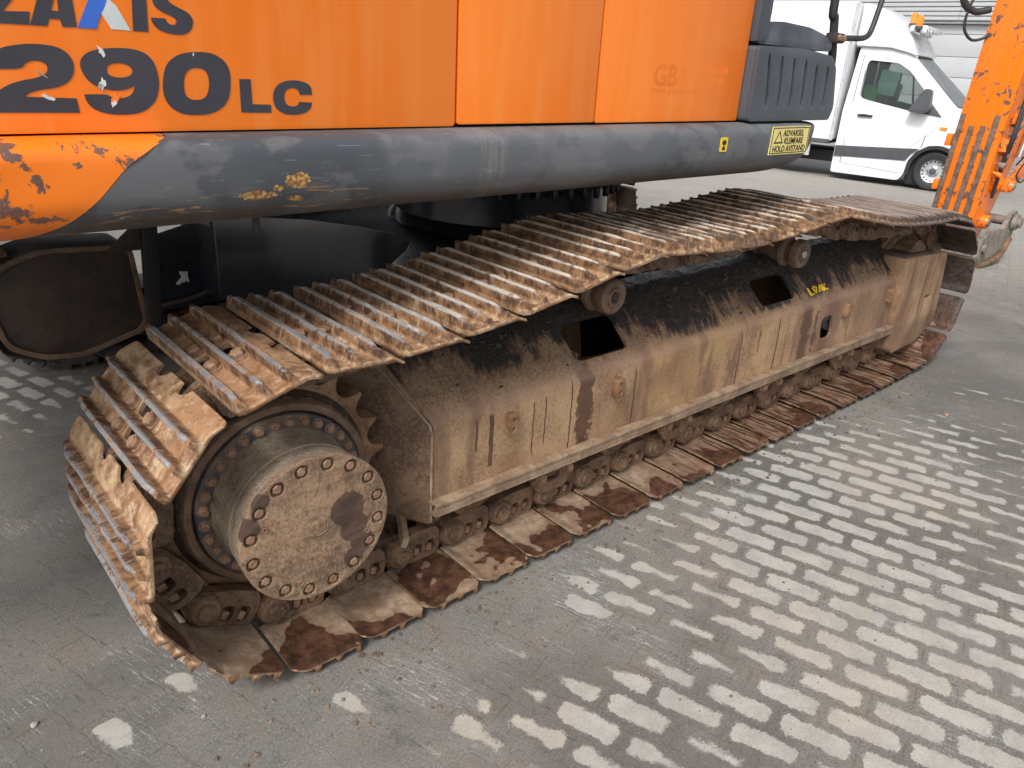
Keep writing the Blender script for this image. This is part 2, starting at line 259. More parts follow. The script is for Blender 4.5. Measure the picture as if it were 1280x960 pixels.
def m_paver():
    t = NT("pale_concrete_paving_stone"); p = t.pos(); d, n1, n2, n3, n4 = ground_common(t, p)
    uvs = t.sep(t.uv())
    ex = t.m_('SUBTRACT', .098, t.m_('ABSOLUTE', t.m_('SUBTRACT', uvs[0], .5))); ey = t.m_('SUBTRACT', .049, t.m_('ABSOLUTE', t.m_('SUBTRACT', uvs[1], .5)))
    qx = t.m_('MAXIMUM', t.m_('SUBTRACT', .034, ex), 0.0); qy = t.m_('MAXIMUM', t.m_('SUBTRACT', .034, ey), 0.0)
    e = t.m_('SUBTRACT', .034, t.m_('SQRT', t.m_('ADD', t.m_('MULTIPLY', qx, qx), t.m_('MULTIPLY', qy, qy))))
    e = t.m_('ADD', e, t.m_('MAXIMUM', t.m_('SUBTRACT', t.m_('MINIMUM', ex, ey), .034), 0.0))
    cov = t.m_('ADD', t.m_('ADD', t.m_('MULTIPLY', t.noise(p, 2.6, 4, .6), 1.3), .10), t.m_('MULTIPLY', t.noise(p, 8.5, 2, .5), .55))
    for (x, y, r, a) in BLOBS:
        v = t.n("ShaderNodeVectorMath"); v.operation = 'DISTANCE'; t.l(p, v.inputs[0]); v.inputs[1].default_value = (x, y, 0)
        cov = t.m_('ADD', cov, t.m_('MULTIPLY', t.sm(v.outputs['Value'], r * 1.35, r * .35), a))
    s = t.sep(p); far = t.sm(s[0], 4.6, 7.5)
    cov = t.m_('ADD', cov, t.m_('MULTIPLY', far, -.42))
    thr = t.sm(cov, .10, 1.0, .0130, .052)
    wob = t.m_('ADD', t.m_('MULTIPLY', t.m_('SUBTRACT', t.noise(p, 30, 3, .6), .5), .034), t.m_('MULTIPLY', t.m_('SUBTRACT', n3, .5), .026))
    q = t.m_('SUBTRACT', t.m_('ADD', e, wob), thr)
    k = t.n("ShaderNodeMapRange"); k.interpolation_type = 'SMOOTHSTEP'; t.l(q, k.inputs['Value'])
    k.inputs['From Min'].default_value = -.001; t.l(t.m_('ADD', t.sm(cov, .25, .70, .0045, .022), t.sm(t.noise(p, 3.7, 2), .5, .65, 0, .008)), k.inputs['From Max'])
    pale = k.outputs['Result']
    cc = t.mix(t.sm(n2, .4, .6), (.34, .33, .30), (.415, .405, .37)); cc = t.mix(t.m_('MULTIPLY', t.sm(n3, .52, .62), .4), cc, (.56, .55, .52))
    cc = t.mix(t.m_('MULTIPLY', t.sm(n1, .52, .60), .3), cc, (.46, .38, .28)); cc = t.mix(t.m_('MULTIPLY', t.sm(n3, .46, .38), .5), cc, (.24, .23, .21))
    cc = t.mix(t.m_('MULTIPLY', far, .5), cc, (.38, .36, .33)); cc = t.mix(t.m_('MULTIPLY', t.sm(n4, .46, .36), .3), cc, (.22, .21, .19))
    jl = t.m_('MULTIPLY', t.sm(t.m_('MINIMUM', ex, ey), .0045, .001), t.sm(n2, .46, .60)); d = t.mix(t.m_('MULTIPLY', jl, .45), d, (.075, .068, .06))
    return t.done(t.mix(pale, d, cc), .88, 0.0, t.bump(n4, .25, .003, t.bump(n3, .3, .002)))

MAT = {}
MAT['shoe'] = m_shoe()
MAT['frame'] = m_frame()
MAT['yoke'] = m_frame('caked_yoke', False)
MAT['link'] = m_rust("earthy_chain_steel", (.085, .044, .026), (.21, .125, .072), (.030, .018, .013), 14, .62, .8, .75, (.30, .205, .13))
MAT['crumb'] = m_rust('dry_mud_crumb', (.10, .07, .05), (.20, .155, .115), (.05, .035, .028), 3, .9, .4, .5)
MAT['clod'] = m_rust('dark_mud_clod', (.03, .02, .015), (.14, .085, .05), (.012, .010, .009), 20, .7, .5, .6)
MAT['endplate'] = m_rust('brown_end_plate', (.10, .058, .036), (.20, .125, .078), (.05, .03, .02), 6, .65, .4, .6, (.26, .19, .13))
MAT['bolt'] = m_rust("rusty_bolt_head", (.22, .12, .07), (.36, .22, .14), (.07, .04, .03), 30, .55, .4)
MAT['hub'] = m_rust("brown_hub_rim", (.12, .07, .045), (.22, .14, .09), (.05, .03, .022), 9, .6, .4, .5)
MAT['cover_old'] = m_rust("dusty_drive_cover", (.30, .195, .125), (.42, .29, .185), (.17, .105, .085), 7, .72, .35, .35, (.46, .37, .27))
MAT['drum'] = m_rust("grey_mud_drum", (.16, .115, .078), (.29, .235, .17), (.075, .048, .032), 9, .88, 1.0, .6, (.34, .28, .205))
MAT['sprocket'] = m_rust("rusty_sprocket", (.17, .085, .042), (.33, .20, .105), (.035, .03, .03), 10, .6, .6, .6)
MAT['darksteel'] = m_rust("dark_undercarriage", (.020, .018, .020), (.045, .036, .032), (.012, .012, .014), 4, .55, .25, .4)
MAT['darkmud'] = m_rust("dark_brown_plate", (.040, .028, .022), (.075, .050, .038), (.02, .016, .014), 4, .6, .3, .4)
MAT['deckblack'] = plain("wet_black_paint", (.014, .016, .022), .24, 0, .15, 2, coat=.3, bump=.02)
MAT['rail'] = m_rust("worn_rail", (.21, .135, .085), (.36, .26, .175), (.09, .05, .032), 12, .6, .5, .5)
MAT['orange'] = m_orange("faded_orange_paint", 0, .75)
MAT['orangedent'] = m_orange("battered_orange_paint", .10, .35)
MAT['orangearm'] = m_orange("chipped_orange_paint", .055, .3)
MAT['skirt'] = m_skirt()
MAT['plastic'] = plain("dark_grey_plastic", (.078, .090, .108), .42, 0, .12, 3)
MAT['plastic2'] = plain("weathered_grey_plastic", (.085, .098, .115), .42, 0, .35, 5)
MAT['ink'] = plain("dark_slate_lettering", (.045, .047, .060), .4, 0, .1, 8)
MAT['inkblack'] = plain("black_print", (.015, .015, .015), .5)
MAT['blue'] = plain("blue_lettering", (.045, .16, .66), .4)
MAT['white'] = plain("white_lettering", (.62, .68, .68), .4)
MAT['ghost'] = plain("ghost_lettering", (.90, .212, .018), .42, bump=.0)
MAT['yellow'] = plain("pale_yellow_sticker", (.80, .66, .24), .5, 0, .06)
MAT['yellow2'] = plain("bright_yellow_paint", (.80, .55, .03), .6)
MAT['black'] = plain("black_rubber", (.022, .022, .024), .6)
MAT['hose'] = plain("hose_black", (.035, .033, .035), .5)
MAT['strip'] = m_rust("bare_worn_strip", (.10, .062, .045), (.20, .135, .105), (.42, .36, .30), 16, .7, .3, .35)
MAT['coupler'] = m_rust("worn_coupler_steel", (.15, .13, .11), (.26, .24, .20), (.22, .10, .06), 8, .6, .4, .6)
MAT['chrome'] = plain("bright_steel", (.55, .55, .56), .25, .9)
MAT['vanwhite'] = plain("white_vehicle_paint", (.78, .80, .82), .3, 0, .03, 2, coat=.4)
MAT['vangrey'] = plain("grey_vehicle_trim", (.07, .075, .085), .5, 0, .1)
MAT['vanpale'] = plain("pale_grey_panel", (.50, .54, .56), .45)
MAT['amber'] = plain("amber_lens", (.90, .28, .02), .25, coat=.5)
MAT['rim'] = plain("silver_rim", (.55, .56, .58), .35, .5)
MAT['cladding'] = plain("grey_wall_cladding", (.46, .475, .49), .5, 0, .04, .3)
MAT['claddark'] = plain("cladding_joint", (.24, .25, .26), .6)
MAT['seat'] = plain("pale_reflection_colour", (.45, .66, .62), .7)  # pale tone of the van window reflection, as a surface colour
MAT['green'] = plain("green_reflection_colour", (.07, .30, .09), .8)  # green tone of the van window reflection, as a surface colour
MAT['red'] = plain("red_sign_paint", (.62, .04, .05), .4)
MAT['concrete'] = plain("grey_concrete", (.33, .32, .30), .85, 0, .15, 4)
def m_cover():
    t = NT("rusty_drive_cover"); p = t.pos(); n1 = t.noise(p, 9, 5, .6, .4); n2 = t.noise(p, 38, 6, .7); n3 = t.noise(p, 150, 4, .7)
    c = t.mix(t.sm(n1, .35, .62), (.18, .112, .072), (.32, .21, .128)); c = t.mix(t.m_('MULTIPLY', t.sm(n2, .50, .66), .38), c, (.39, .195, .085))
    c = t.mix(t.m_('MULTIPLY', t.sm(n3, .50, .66), .45), c, (.44, .345, .235)); c = t.mix(t.m_('MULTIPLY', t.sm(n3, .46, .34), .7), c, (.09, .048, .03))
    c = t.mix(t.m_('MULTIPLY', t.sm(n2, .46, .36), .6), c, (.125, .072, .050)); wet = None
    for (x, z, r) in ((-.028, .462, .048), (-.012, .402, .040), (.010, .350, .034), (-.015, .315, .030), (-.285, .50, .030), (-.25, .56, .022)):
        v = t.n("ShaderNodeVectorMath"); v.operation = 'DISTANCE'; t.l(p, v.inputs[0]); v.inputs[1].default_value = (x, .0155, z)
        d = t.m_('ADD', v.outputs['Value'], t.m_('MULTIPLY', t.m_('SUBTRACT', n2, .5), .030)); k = t.sm(d, r + .002, r - .002)
        wet = k if wet is None else t.m_('MAXIMUM', wet, k)
    c = t.mix(t.m_('MULTIPLY', wet, .88), c, t.mix(t.sm(n1, .4, .6), (.060, .034, .026), (.095, .054, .040)))
    return t.done(c, t.mixf(wet, .72, .5), 0.0, t.bump(n3, .5, .003, t.bump(n2, .6, .005)))
MAT['cover'] = m_cover()
MAT['bluegrease'] = m_rust("blue_black_flange", (.03, .038, .06), (.17, .135, .105), (.22, .14, .085), 10, .5, .3, .8)
MAT['dirt'] = m_dirt(); MAT['paver'] = m_paver()
def m_glass():
    t = NT("tinted_window_glass"); t.b.inputs['Transmission Weight'].default_value = .92; t.b.inputs['IOR'].default_value = 1.1
    return t.done((.36, .42, .41), .03, 0.0)
MAT['glass'] = m_glass()
def m_windscreen():
    t = NT("windscreen_glass"); return t.done((.30, .37, .40), .08, 0.0, coat=.6)
MAT['windscreen'] = m_windscreen()

# ------------------------------------------------------------------ geometry helpers
def wloc(p):
    return Vector(p.location) if p.type == 'EMPTY' else Vector((0, 0, 0))
def obj(name, me, mat=None, parent=None, local=False):
    o = bpy.data.objects.new(name, me); COL.objects.link(o)
    if mat is not None and len(me.materials) == 0: me.materials.append(MAT[mat])
    if parent is not None:
        o.parent = parent
        if not local: o.matrix_parent_inverse = Matrix.Translation(-wloc(parent))
    return o
def tag(o, label=None, cat=None, group=None, kind=None):
    if label: o['label'] = label
    if cat: o['category'] = cat
    if group: o['group'] = group
    if kind: o['kind'] = kind
    return o
def thing(name, label, cat, loc, group=None):
    o = bpy.data.objects.new(name, None); COL.objects.link(o); o.location = loc; o.empty_display_size = .2
    return tag(o, label, cat, group)
def bm_mesh(bm, name, smooth=40):
    me = bpy.data.meshes.new(name); bm.normal_update(); bm.to_mesh(me); bm.free(); finish(me, smooth); return me
def finish(me, smooth=40):
    if smooth:
        me.polygons.foreach_set('use_smooth', [True] * len(me.polygons)); me.set_sharp_from_angle(angle=math.radians(smooth))
    me.update()
def bevel(bm, w, segs=2, ang=35):
    if w <= 0: return
    bm.normal_update()
    es = [e for e in bm.edges if len(e.link_faces) == 2 and e.calc_face_angle(0) > math.radians(ang)]
    bmesh.ops.bevel(bm, geom=es, offset=w, segments=segs, profile=.6, affect='EDGES', clamp_overlap=True)
def add_box(bm, c, s, rot=None, bev=0):
    b = bmesh.new(); bmesh.ops.create_cube(b, size=1)
    for v in b.verts: v.co = Vector((v.co.x * s[0], v.co.y * s[1], v.co.z * s[2]))
    bevel(b, bev)
    if rot is not None: bmesh.ops.transform(b, matrix=rot.to_4x4(), verts=b.verts)
    bmesh.ops.translate(b, vec=Vector(c), verts=b.verts)
    join(bm, b)
def join(bm, b):
    t = bpy.data.meshes.new('tmp'); b.to_mesh(t); b.free(); bm.from_mesh(t); bpy.data.meshes.remove(t)
def box(name, c, s, mat, parent=None, rot=None, bev=.006):
    bm = bmesh.new(); add_box(bm, c, s, rot, bev); return obj(name, bm_mesh(bm, name), mat, parent)
def prism_bm(outline, depth, O, A, B, N, holes=(), bev=0.0):
    """2-D outline (+holes) in the A,B plane at O, thickness depth along N"""
    O, A, B, N = Vector(O), Vector(A), Vector(B), Vector(N)
    bm = bmesh.new(); loops = [list(outline)] + [list(h) for h in holes]; flat = [q for l in loops for q in l]
    tris = tessellate_polygon([[Vector((q[0], q[1], 0)) for q in l] for l in loops])
    v0 = [bm.verts.new(O + A * q[0] + B * q[1]) for q in flat]; v1 = [bm.verts.new(O + A * q[0] + B * q[1] + N * depth) for q in flat]
    def f(vs):
        try: bm.faces.new(vs)
        except ValueError: pass
    for t in tris: f([v0[i] for i in t]); f([v1[i] for i in reversed(t)])
    k = 0
    for l in loops:
        n = len(l)
        for i in range(n): f([v0[k + i], v0[k + (i + 1) % n], v1[k + (i + 1) % n], v1[k + i]])
        k += n
    bmesh.ops.recalc_face_normals(bm, faces=bm.faces)
    if bev: bevel(bm, bev, 2)
    return bm
def prism(name, outline, depth, O, A, B, N, mat, parent=None, holes=(), bev=0.0, smooth=40):
    return obj(name, bm_mesh(prism_bm(outline, depth, O, A, B, N, holes, bev), name, smooth), mat, parent)
def lathe_bm(prof, O, axis, n=48, wob=0.0):
    """prof: (r, t) points, t along axis"""
    O = Vector(O); ax = Vector(axis).normalized(); a = ax.orthogonal().normalized(); b = ax.cross(a); bm = bmesh.new(); rings = []
    for r, t in prof:
        if r < 1e-6: rings.append([bm.verts.new(O + ax * t)] * n)
        else:
            rings.append([bm.verts.new(O + ax * t + (a * math.cos(2 * PI * i / n) + b * math.sin(2 * PI * i / n)) * r * (1 + (wob * mnoise.noise(Vector((math.cos(2 * PI * i / n) * 3, math.sin(2 * PI * i / n) * 3, t * 20))) if wob else 0))) for i in range(n)])
    for k in range(len(rings) - 1):
        for i in range(n):
            j = (i + 1) % n; q = [rings[k][i], rings[k][j], rings[k + 1][j], rings[k + 1][i]]; u = []
            for x in q:
                if x not in u: u.append(x)
            if len(u) > 2: bm.faces.new(u)
    bmesh.ops.recalc_face_normals(bm, faces=bm.faces)
    return bm
def lathe(name, prof, O, axis, mat, parent=None, n=48, smooth=35, wob=0.0):
    return obj(name, bm_mesh(lathe_bm(prof, O, axis, n, wob), name, smooth), mat, parent)
def tube_bm(pts, r, n=10, closed=False):
    pts = [Vector(p) for p in pts]; bm = bmesh.new(); rings = []; prev = None
    for i, p in enumerate(pts):
        d = (pts[min(i + 1, len(pts) - 1)] - pts[max(i - 1, 0)]).normalized()
        a = prev - d * prev.dot(d) if prev is not None else d.orthogonal()
        a.normalize(); prev = a; b = d.cross(a); rr = r[i] if isinstance(r, (list, tuple)) else r
        rings.append([bm.verts.new(p + (a * math.cos(2 * PI * k / n) + b * math.sin(2 * PI * k / n)) * rr) for k in range(n)])
    for i in range(len(rings) - 1):
        for k in range(n): bm.faces.new([rings[i][k], rings[i][(k + 1) % n], rings[i + 1][(k + 1) % n], rings[i + 1][k]])
    bm.faces.new(rings[0]); bm.faces.new(rings[-1][::-1]); bmesh.ops.recalc_face_normals(bm, faces=bm.faces); return bm
def smoothline(pts, n=8):
    pts = [Vector(p) for p in pts]; out = []
    for i in range(len(pts) - 1):
        p0, p1, p2, p3 = pts[max(i - 1, 0)], pts[i], pts[i + 1], pts[min(i + 2, len(pts) - 1)]
        for k in range(n):
            t = k / n; out.append(.5 * ((2 * p1) + (p2 - p0) * t + (2 * p0 - 5 * p1 + 4 * p2 - p3) * t * t + (3 * p1 - 3 * p2 + p3 - p0) * t ** 3))
    out.append(pts[-1]); return out
def tube(name, pts, r, mat, parent=None, n=10, sm=True):
    return obj(name, bm_mesh(tube_bm(smoothline(pts) if sm else pts, r, n), name, 50), mat, parent)
def rrect(x0, x1, y0, y1, r, n=5):
    o = []
    for cx, cy, a0 in ((x1 - r, y1 - r, 0), (x0 + r, y1 - r, 90), (x0 + r, y0 + r, 180), (x1 - r, y0 + r, 270)):
        for k in range(n + 1):
            a = math.radians(a0 + 90 * k / n); o.append((cx + r * math.cos(a), cy + r * math.sin(a)))
    return o
def roundpoly(pts, r, n=5):
    o = []; m = len(pts)
    for i in range(m):
        p = Vector((*pts[i], 0)); a = Vector((*pts[i - 1], 0)) - p; b = Vector((*pts[(i + 1) % m], 0)) - p
        rr = min(r, a.length * .45, b.length * .45); a = p + a.normalized() * rr; b = p + b.normalized() * rr
        for k in range(n + 1):
            t = k / n; q = a * (1 - t) ** 2 + p * 2 * t * (1 - t) + b * t * t; o.append((q.x, q.y))
    return o
def hexbolt_bm(r, h, washer=True, n=6):
    prof = [(0, 0), (r * .82, 0), (r, -h * .25), (r, -h)]
    bm = lathe_bm([(0, h), (r * .80, h), (r, h * .72), (r, 0)], (0, 0, 0), (0, 0, 1), n)
    if washer:
        join(bm, lathe_bm([(0, h * .18), (r * 1.25, h * .18), (r * 1.3, 0)], (0, 0, 0), (0, 0, 1), 14))
    return bm

def grid_sheet(us, vs, keep, mp, sdf=None, attrs=None, name='sheet', smooth=40):
    """two-sided sheet on a (u,v) grid. mp(U,V,side)->(n,m,3); keep(uc,vc)->bool mask of cells; vertices snap to sdf=0"""
    U, V = np.meshgrid(us, vs, indexing='ij'); n, m = U.shape
    UC = (U[:-1, :-1] + U[1:, 1:]) / 2; VC = (V[:-1, :-1] + V[1:, 1:]) / 2
    K = np.ones(UC.shape, bool) if sdf is None else sdf(UC, VC) > 0
    if sdf is not None:
        kk = np.zeros((n, m), int); tot = np.zeros((n, m), int)
        for a in (0, 1):
            for b in (0, 1):
                kk[a:n - 1 + a, b:m - 1 + b] += K; tot[a:n - 1 + a, b:m - 1 + b] += 1
        edge = (kk > 0) & (kk < tot)
        for _ in range(3):
            s = sdf(U, V); e = 1e-4; gu = (sdf(U + e, V) - s) / e; gv = (sdf(U, V + e) - s) / e; g2 = gu ** 2 + gv ** 2 + 1e-6
            st = np.clip(s, -.012, .012); U = np.where(edge, U - st * gu / g2, U); V = np.where(edge, V - st * gv / g2, V)
    T = mp(U, V, 1).reshape(-1, 3); B = mp(U, V, 0).reshape(-1, 3); N = n * m
    idx = np.arange(N).reshape(n, m); a, b, c, d = idx[:-1, :-1][K], idx[1:, :-1][K], idx[1:, 1:][K], idx[:-1, 1:][K]
    faces = [np.stack([a, b, c, d], 1), np.stack([d, c, b, a], 1) + N]
    Kp = np.zeros((n + 1, m + 1), bool); Kp[1:-1, 1:-1] = K[:, :]
    # walls: edges along u (between (i,j),(i+1,j)), cells below/above in v
    w = []
    for i in range(n - 1):
        for j in range(m):
            lo = j > 0 and K[i, j - 1]; hi = j < m - 1 and K[i, j]
            if lo != hi:
                p, q = idx[i, j], idx[i + 1, j]
                w.append((q, p, p + N, q + N) if hi else (p, q, q + N, p + N))
    for i in range(n):
        for j in range(m - 1):
            lo = i > 0 and K[i - 1, j]; hi = i < n - 1 and K[i, j]
            if lo != hi:
                p, q = idx[i, j], idx[i, j + 1]
                w.append((p, q, q + N, p + N) if hi else (q, p, p + N, q + N))
    F = np.concatenate(faces + [np.array(w)])
    P = np.concatenate([T, B]); used = np.unique(F); re = -np.ones(len(P), int); re[used] = np.arange(len(used)); F = re[F]; P = P[used]
    me = bpy.data.meshes.new(name); me.vertices.add(len(P)); me.vertices.foreach_set('co', P.ravel())
    me.loops.add(F.size); me.loops.foreach_set('vertex_index', F.ravel()); me.polygons.add(len(F)); me.polygons.foreach_set('loop_start', np.arange(0, F.size, 4)); me.update(calc_edges=True); me.validate()
    if attrs:
        for k, fn in attrs.items():
            A = np.concatenate([fn(U, V, 1).ravel(), fn(U, V, 0).ravel()])[used]
            at = me.attributes.new(k, 'FLOAT', 'POINT'); at.data.foreach_set('value', A.astype(np.float32))
    finish(me, smooth); return me

def sstep(x, a, b):
    t = np.clip((x - a) / (b - a), 0, 1); return t * t * (3 - 2 * t)
_nc = {}
def vnoise(U, V, f, seed):
    """cheap smooth value noise on arrays"""
    x, y = U * f + seed * 13.7, V * f + seed * 7.3; xi, yi = np.floor(x).astype(int), np.floor(y).astype(int); fx, fy = x - xi, y - yi
    fx, fy = fx * fx * (3 - 2 * fx), fy * fy * (3 - 2 * fy)
    def h(a, b):
        k = (a * 374761393 + b * 668265263 + seed * 982451653) & 0xffffffff; k = ((k ^ (k >> 13)) * 1274126177) & 0xffffffff; return ((k ^ (k >> 16)) & 0xffff) / 65535.0
    return (h(xi, yi) * (1 - fx) + h(xi + 1, yi) * fx) * (1 - fy) + (h(xi, yi + 1) * (1 - fx) + h(xi + 1, yi + 1) * fx) * fy
# ================================================================== SETTING: ground
def gz(x):
    """the yard falls away gently beyond the machine"""
    if x < 4.5: return 0.0
    if x > 16.5: return -.46
    t = (x - 4.5) / 12.0; return -.46 * (t * .85 + .15 * t * t * (3 - 2 * t))
xs = [-120, -20, -6] + [-3 + i * .5 for i in range(16)] + [4.5 + i for i in range(1, 13)] + [25, 60, 140, 400]
ys = [-300, -60, -10, -4, 0, 4, 10, 20, 60, 300]
gv = [(x, y, gz(x) - (.0007 if x < 6 else .004)) for x in xs for y in ys]; ny = len(ys)
gf = [(i * ny + j, (i + 1) * ny + j, (i + 1) * ny + j + 1, i * ny + j + 1) for i in range(len(xs) - 1) for j in range(ny - 1)]
gm = bpy.data.meshes.new('ground'); gm.from_pydata(gv, [], gf); gm.update(); gm.polygons.foreach_set('use_smooth', [True] * len(gm.polygons))
ground = tag(obj('ground', gm, 'dirt'), kind='structure')

def paver_outline(n):
    """wavy-sided concrete block, 196 x 97 mm grid, in local (long, short)"""
    L, W, a = .0974, .0478, .0052; top = []
    for i in range(n + 1):
        u = -L + 2 * L * i / n; ph = (u / L + 1) * 2
        top.append((u, math.sin(ph * PI) * a))
    o = [(u, W + s) for u, s in top]; o2 = [(u, -W + s) for u, s in reversed(top)]
    return o + o2
D1 = Vector((.286, -.958, 0)).normalized(); D2 = Vector((D1.y, -D1.x, 0)) * -1.0     # long axis, short axis
ANG = math.atan2(D1.y, D1.x)
def paver_geo(n, bev=.0015, h=.006, drop=.0004):
    out = paver_outline(n); m = len(out); vs = []; fs = []
    for (u, v) in out: vs.append((u, v, -h))
    for (u, v) in out: vs.append((u, v, -drop))
    for (u, v) in out: vs.append((u * (1 - bev / .0965), v * (1 - bev / .0468), 0))
    for i in range(m):
        j = (i + 1) % m; fs.append((i, j, m + j, m + i)); fs.append((m + i, m + j, 2 * m + j, 2 * m + i))
    k = n + 1      # strip over the top
    for i in range(n): fs.append((2 * m + i, 2 * m + m - 1 - i, 2 * m + m - 2 - i, 2 * m + i + 1))
    return vs, fs
def paver_mesh(n, name='paving_stone'):
    vs, fs = paver_geo(n); me = bpy.data.meshes.new(name); me.from_pydata(vs, [], fs); uvl = me.uv_layers.new(name='UVMap')
    co = [(vs[l.vertex_index][0] + .5, vs[l.vertex_index][1] + .5) for l in me.loops]
    uvl.data.foreach_set('uv', [c for p in co for c in p]); bm = bmesh.new(); bm.from_mesh(me); bmesh.ops.recalc_face_normals(bm, faces=bm.faces); bm.to_mesh(me); bm.free(); me.update(); return me
def project(p):
    d = Vector(p) - CP; z = d.dot(CF)
    return None if z < .2 else (640 + 957.357 * d.dot(CR) / z, 480 - 957.357 * d.dot(CU) / z, z)
A0 = Vector((.681, -.439, 0)); cells = []
for i in range(-160, 160):
    for j in range(-170, 170):
        c = A0 + D1 * (.196 * (i + (.5 if j % 2 else 0))) + D2 * (.097 * j)
        if c.x < -3 or c.x > 14.2: continue
        q = project(c)
        if q is None or not (-120 < q[0] < 1400 and -20 < q[1] < 1080): continue
        cells.append((q[2], c, j))
cells.sort(key=lambda t: t[0])
def hidden(c): return (-.3 < c.x < 3.9 and .02 < c.y < 2.6) or (c.y > .6 and c.x > -.25 and c.x < 3)
pm = paver_mesh(8); MATp = MAT['paver']; pm.materials.append(MATp)
near = [t for t in cells if not hidden(t[1])][:300]; ids = set(id(t) for t in near)
tilt = random.Random(3)
for (_, c, j) in near:
    o = bpy.data.objects.new('paving_stone', pm); COL.objects.link(o); o.parent = ground
    o.location = (c.x, c.y, gz(c.x) + tilt.uniform(-.0002, .0002)); o.rotation_euler = (tilt.uniform(-.001, .001), tilt.uniform(-.001, .001), ANG)
V_, F_, UVs = [], [], []
g8, g4 = paver_geo(8), paver_geo(4, .004, .006, .003)
for t in cells:
    if id(t) in ids: continue
    _, c, j = t; vs, fs = g8 if t[0] < 5 else g4; b = len(V_)
    dz = tilt.uniform(-.0003, .0003)
    for (u, v, z) in vs:
        p = c + D1 * u + D2 * v; V_.append((p.x, p.y, z + gz(p.x) + dz))
    for f in fs:
        F_.append(tuple(b + k for k in f)); UVs += [(vs[k][0] + .5, vs[k][1] + .5) for k in f]
me = bpy.data.meshes.new('paving'); me.from_pydata(V_, [], F_); uvl = me.uv_layers.new(name='UVMap'); uvl.data.foreach_set('uv', np.array(UVs, dtype=np.float32).ravel())
me.materials.append(MATp); me.update()
bm = bmesh.new(); bm.from_mesh(me); bmesh.ops.recalc_face_normals(bm, faces=bm.faces); bm.to_mesh(me); bm.free()
far_pav = obj('paving_stones', me, None, ground); tag(far_pav, kind='stuff')
# loose grit on the yard
gr = random.Random(11); V_, F_ = [], []
for k in range(2600):
    x, y = gr.uniform(-1.4, 3.6), gr.uniform(-1.5, 2.4)
    if -.6 < x and y > -.02 and x < 3.8: continue
    s = gr.choice([.0012, .0015, .002, .0025, .004]) * gr.uniform(.7, 1.5); b = len(V_)
    for (a, c_, d) in ((1, 0, 0), (-.5, .8, 0), (-.6, -.8, 0), (.1, .1, .7)):
        V_.append((x + a * s * gr.uniform(.6, 1.3), y + c_ * s * gr.uniform(.6, 1.3), .0004 + d * s))
    F_ += [(b, b + 1, b + 3), (b + 1, b + 2, b + 3), (b + 2, b, b + 3)]
me = bpy.data.meshes.new('grit'); me.from_pydata(V_, [], F_); me.update()
MAT['grit'] = plain("grit_stone", (.22, .21, .19), .9, 0, .6, 3)
tag(obj('loose_grit', me, 'grit'), 'fine grey grit scattered over the dusty paving', 'grit', None, 'stuff')
V_, F_ = [], []
for k in range(900):
    x = gr.uniform(-.5, 3.9); y = -abs(gr.gauss(0, .10)) - .002
    if k % 3 == 0: x, y = gr.uniform(-.7, 3.5), gr.uniform(-.9, .0)
    s = gr.choice([.002, .003, .003, .004, .006, .008]) * gr.uniform(.6, 1.2) * (1 if k % 3 else .6); b = len(V_); n = 7
    ring = [(x + s * math.cos(2 * PI * i / n) * gr.uniform(.6, 1.3), y + s * math.sin(2 * PI * i / n) * gr.uniform(.6, 1.3), .0003) for i in range(n)]
    ring2 = [(x + (p_[0] - x) * .75, y + (p_[1] - y) * .75, s * gr.uniform(.35, .7)) for p_ in ring]
    V_ += ring + ring2 + [(x, y, s * .75)]
    F_ += [(b + i, b + (i + 1) % n, b + n + (i + 1) % n, b + n + i) for i in range(n)] + [(b + n + i, b + n + (i + 1) % n, b + 2 * n) for i in range(n)]
me = bpy.data.meshes.new('mud_crumbs'); me.from_pydata(V_, [], F_); me.update()
tag(obj('mud_crumbs', me, 'crumb'), 'brown mud crumbs fallen on the paving beside the track', 'mud crumbs', None, 'stuff')
def pebble(x, y, s, label, mat, seed):
    bm = bmesh.new(); bmesh.ops.create_icosphere(bm, subdivisions=2, radius=s)
    for v in bm.verts:
        n_ = mnoise.noise(v.co * (1.1 / s) + Vector((seed, 0, 0))); v.co *= 1 + .35 * n_; v.co.z *= .6
    bmesh.ops.translate(bm, vec=(x, y, s * .42), verts=bm.verts)
    return tag(obj('pebble', bm_mesh(bm, 'pebble', 30), mat), label, 'pebble')
pebble(-.745, .262, .0085, 'small pale pebble in the bottom left corner of the yard', 'concrete', 1)
pebble(-.425, .045, .006, 'tiny grey pebble in front of the rear end of the track', 'concrete', 5)
pebble(3.1, -.33, .012, 'small orange brown crumb on the paving at the right edge', 'bolt', 9)

# ================================================================== EXCAVATOR
XA, ZB = (1, 0, 0), (0, 0, 1)
X = thing('excavator', 'large orange and grey crawler excavator with muddy steel tracks', 'excavator', (1.75, 1.6, 0))
